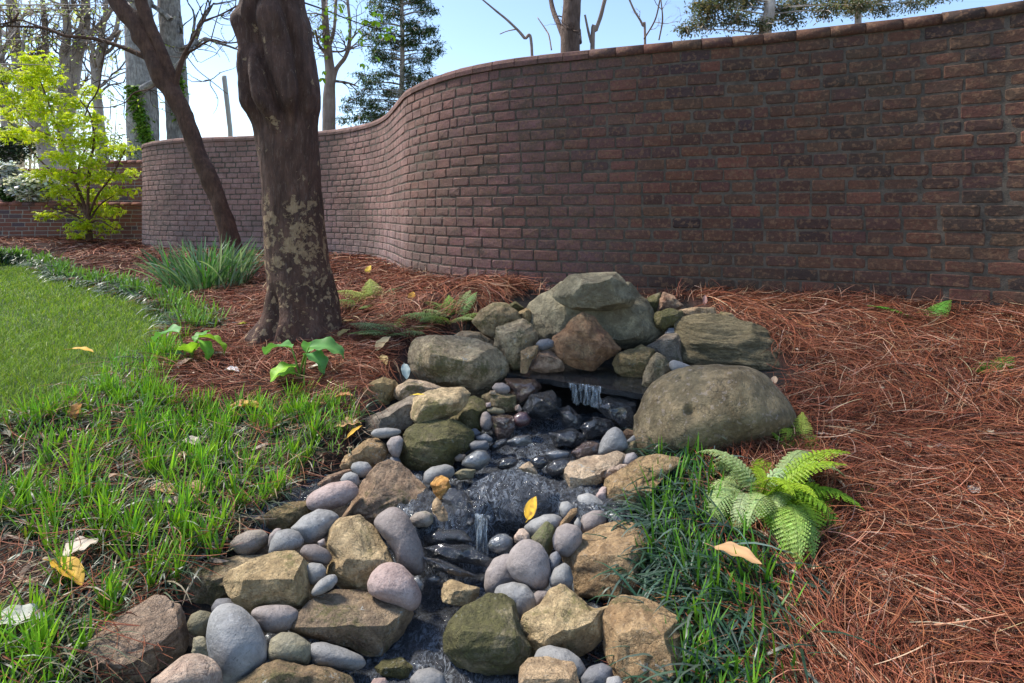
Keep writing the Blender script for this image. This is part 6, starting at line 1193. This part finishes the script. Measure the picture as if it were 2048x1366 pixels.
hc += [(740,215,26,18),(715,235,22,12),(700,200,18,8),(735,180,22,9),(770,235,22,12),(745,240,26,10),(725,150,20,7),(715,190,16,8)]
leafy('hemlock_tree', [(800,240,10),(803,180,10),(805,100,9),(803,0,8),(803,-80,6)], 12.5, hc, HG, 'dark feathery evergreen above the dip of the winding wall', n=1000, sz=.10, w=.024, seed=5)
oc = [(x + rh.gauss(0, 6), y - 4 + rh.gauss(0, 5), rx * 1.1, ry * 1.7) for x, y, rx, ry in [(1370,60,20,8),(1395,45,28,12),(1430,30,30,16),(1470,45,30,12),(1500,15,34,14),(1450,5,30,12),(1530,50,24,9),(1560,30,28,12),(1600,15,30,14),(1640,28,26,10),(1680,15,28,12),(1720,10,26,9),(1590,45,20,7),(1410,12,24,10)]]
leafy('live_oak', [(1530,80,24),(1536,40,22),(1540,0,20),(1540,-80,14)], 11, oc, [(.07, .09, .05), (.12, .14, .08), (.2, .22, .13), (.28, .22, .14)], 'leafy olive tree seen over the right half of the wall', n=1000, sz=.07, w=.035, seed=8)
oc = [(x + rh.gauss(0, 6), y - 4 + rh.gauss(0, 5), rx * 1.1, ry * 1.7) for x, y, rx, ry in [(1700,25,24,9),(1740,15,28,9),(1780,10,28,9),(1820,6,28,8),(1860,2,26,7),(1760,-6,30,10),(1900,-8,26,8),(1650,-4,24,9)]]
leafy('cedar_tree', [(1716,60,12),(1718,20,12),(1722,-40,10)], 12, oc, [(.09, .11, .06), (.15, .17, .1), (.22, .2, .12)], 'grey green tree over the far right end of the wall', n=1000, sz=.07, w=.03, seed=9)
leafy('dogwood_tree', [(-160,300,14),(-165,250,14),(-165,100,12),(-160,0,10)], 8.5, [(30,20,40,20),(90,10,40,16),(10,90,30,16),(70,80,30,12),(130,30,30,14),(20,140,30,12),(180,20,30,12),(250,10,20,10),(100,130,24,8)], YL_ , 'fine yellow green spring foliage drifting in from the top left corner', n=110, sz=.05, w=.025, seed=10)

def bush(name, px, py, d, rx, ry, cols, label, cat='shrub', n=2500, sz=.07, w=.045, z0=None, fl=None):
    c = P(px, py, d); base = np.array([c[0], d, gz(c[0], d) if z0 is None else z0]); o = empty(name, base); tag(o, label, cat); R = np.array([rx, rx * .6, ry]) / F * d
    A = Acc()
    for _ in range(14): q = c + rng.normal(0, .4, 3) * R; tube(A, spline(np.array([base + rng.normal(0, .03, 3) * [1, 1, 0], (base + q) / 2, q]), 6), np.linspace(.012, .004, 6), 4, cap=False)
    A.build('stems', M_twig, o, base).location = (0, 0, 0)
    for nm, cc, nn_, s2, w2 in [('foliage', cols, n, sz, w)] + ([('blossom', fl, int(n * 1.8), sz * 1.1, w * 1.5)] if fl else []):
        q = rng.normal(0, 1, (nn_, 3)); q /= np.linalg.norm(q, axis=1)[:, None]; q *= (rng.random(nn_) ** .35)[:, None] * (1 + .25 * fbm(q * 2.3, 5, 2))[:, None]
        L = Acc(); V, f, C = ribbons(c + q * R, rng.uniform(0, 6.3, nn_), rng.uniform(-.5, .9, nn_), s2 * rng.uniform(.6, 1.3, nn_), w2, .6, 2, jitcol(cc, nn_, .2), prof=lambda t: np.interp(t, [0, .5, 1], [.5, 1, .2])); L.add(V, f, col=C); L.build(nm, M_leaf, o, base).location = (0, 0, 0)
bush('azalea', 66, 376, 11.0, 54, 30, [(.05, .1, .03), (.1, .18, .04)], 'white flowering azalea above the low brick wall', 'azalea', 1500, z0=EZ - .4, fl=[(.95, .95, .95), (.9, .9, .92)])
bush('azalea', 10, 345, 13, 30, 20, [(.06, .1, .04), (.12, .2, .06)], 'pale flowering bush behind the azalea at the left edge', 'azalea', 900, z0=EZ - .4, fl=[(.8, .8, .82)])
bush('shrub', 16, 385, 10.9, 16, 18, [(.04, .09, .02), (.09, .18, .03), (.03, .06, .02)], 'dark green shrub in front of the azalea at the left edge', n=1600, z0=EZ - .4)
bush('shrub', 230, 315, 14.5, 46, 50, [(.06, .09, .05), (.12, .17, .08), (.3, .36, .12)], 'hazy green shrub behind the red wall near the ivy trunk', n=900)
bush('shrub', 15, 290, 15, 50, 40, [(.05, .08, .04), (.09, .13, .06)], 'dark evergreen bush behind the farthest brick wall', n=2200, sz=.12)
# far woods: a mass of grey brown stems and twigs
A = Acc(); n = 150; Y = rng.uniform(26, 60, n); X = -Y * rng.uniform(.72, 1.5, n)
b = np.stack([X, Y, np.full(n, EZ - .6)], -1); V, f, C = ribbons(b, rng.uniform(0, 6.3, n), rng.normal(1.5, .08, n), rng.uniform(6, 16, n), rng.uniform(.08, .22, n), 0, 6, jitcol([(.4, .33, .28), (.5, .43, .38), (.33, .27, .22)], n, .15)); A.add(V, f, col=C)
n = 4000; i = rng.integers(0, 150, n); b2 = b[i] + np.array([0, 0, 1]) * rng.uniform(1, 12, n)[:, None] + rng.normal(0, .4, (n, 3)); V, f, C = ribbons(b2, rng.uniform(0, 6.3, n), rng.uniform(-.2, 1.2, n), rng.uniform(.8, 2.6, n), rng.uniform(.02, .07, n), rng.uniform(-.6, .6, n), 4, jitcol([(.4, .33, .29), (.52, .45, .4)], n, .15), rng.normal(0, .5, n)); A.add(V, f, col=C)
n = 9000; i = rng.integers(0, 150, n); b2 = b[i] + np.array([0, 0, 1]) * (rng.random(n) ** 1.5 * 11 + .2)[:, None] + rng.normal(0, 1.0, (n, 3)); V, f, C = ribbons(b2, rng.uniform(0, 6.3, n), rng.uniform(-1, 1, n), .35, .2, 0, 2, jitcol([(.42, .46, .2), (.3, .34, .18), (.5, .52, .3), (.6, .56, .46)], n, .2)); A.add(V, f, col=C)
tag(A.build('woods', M_leaf), 'hazy grey brown bare woods in the far left distance', 'woods', None, 'stuff')
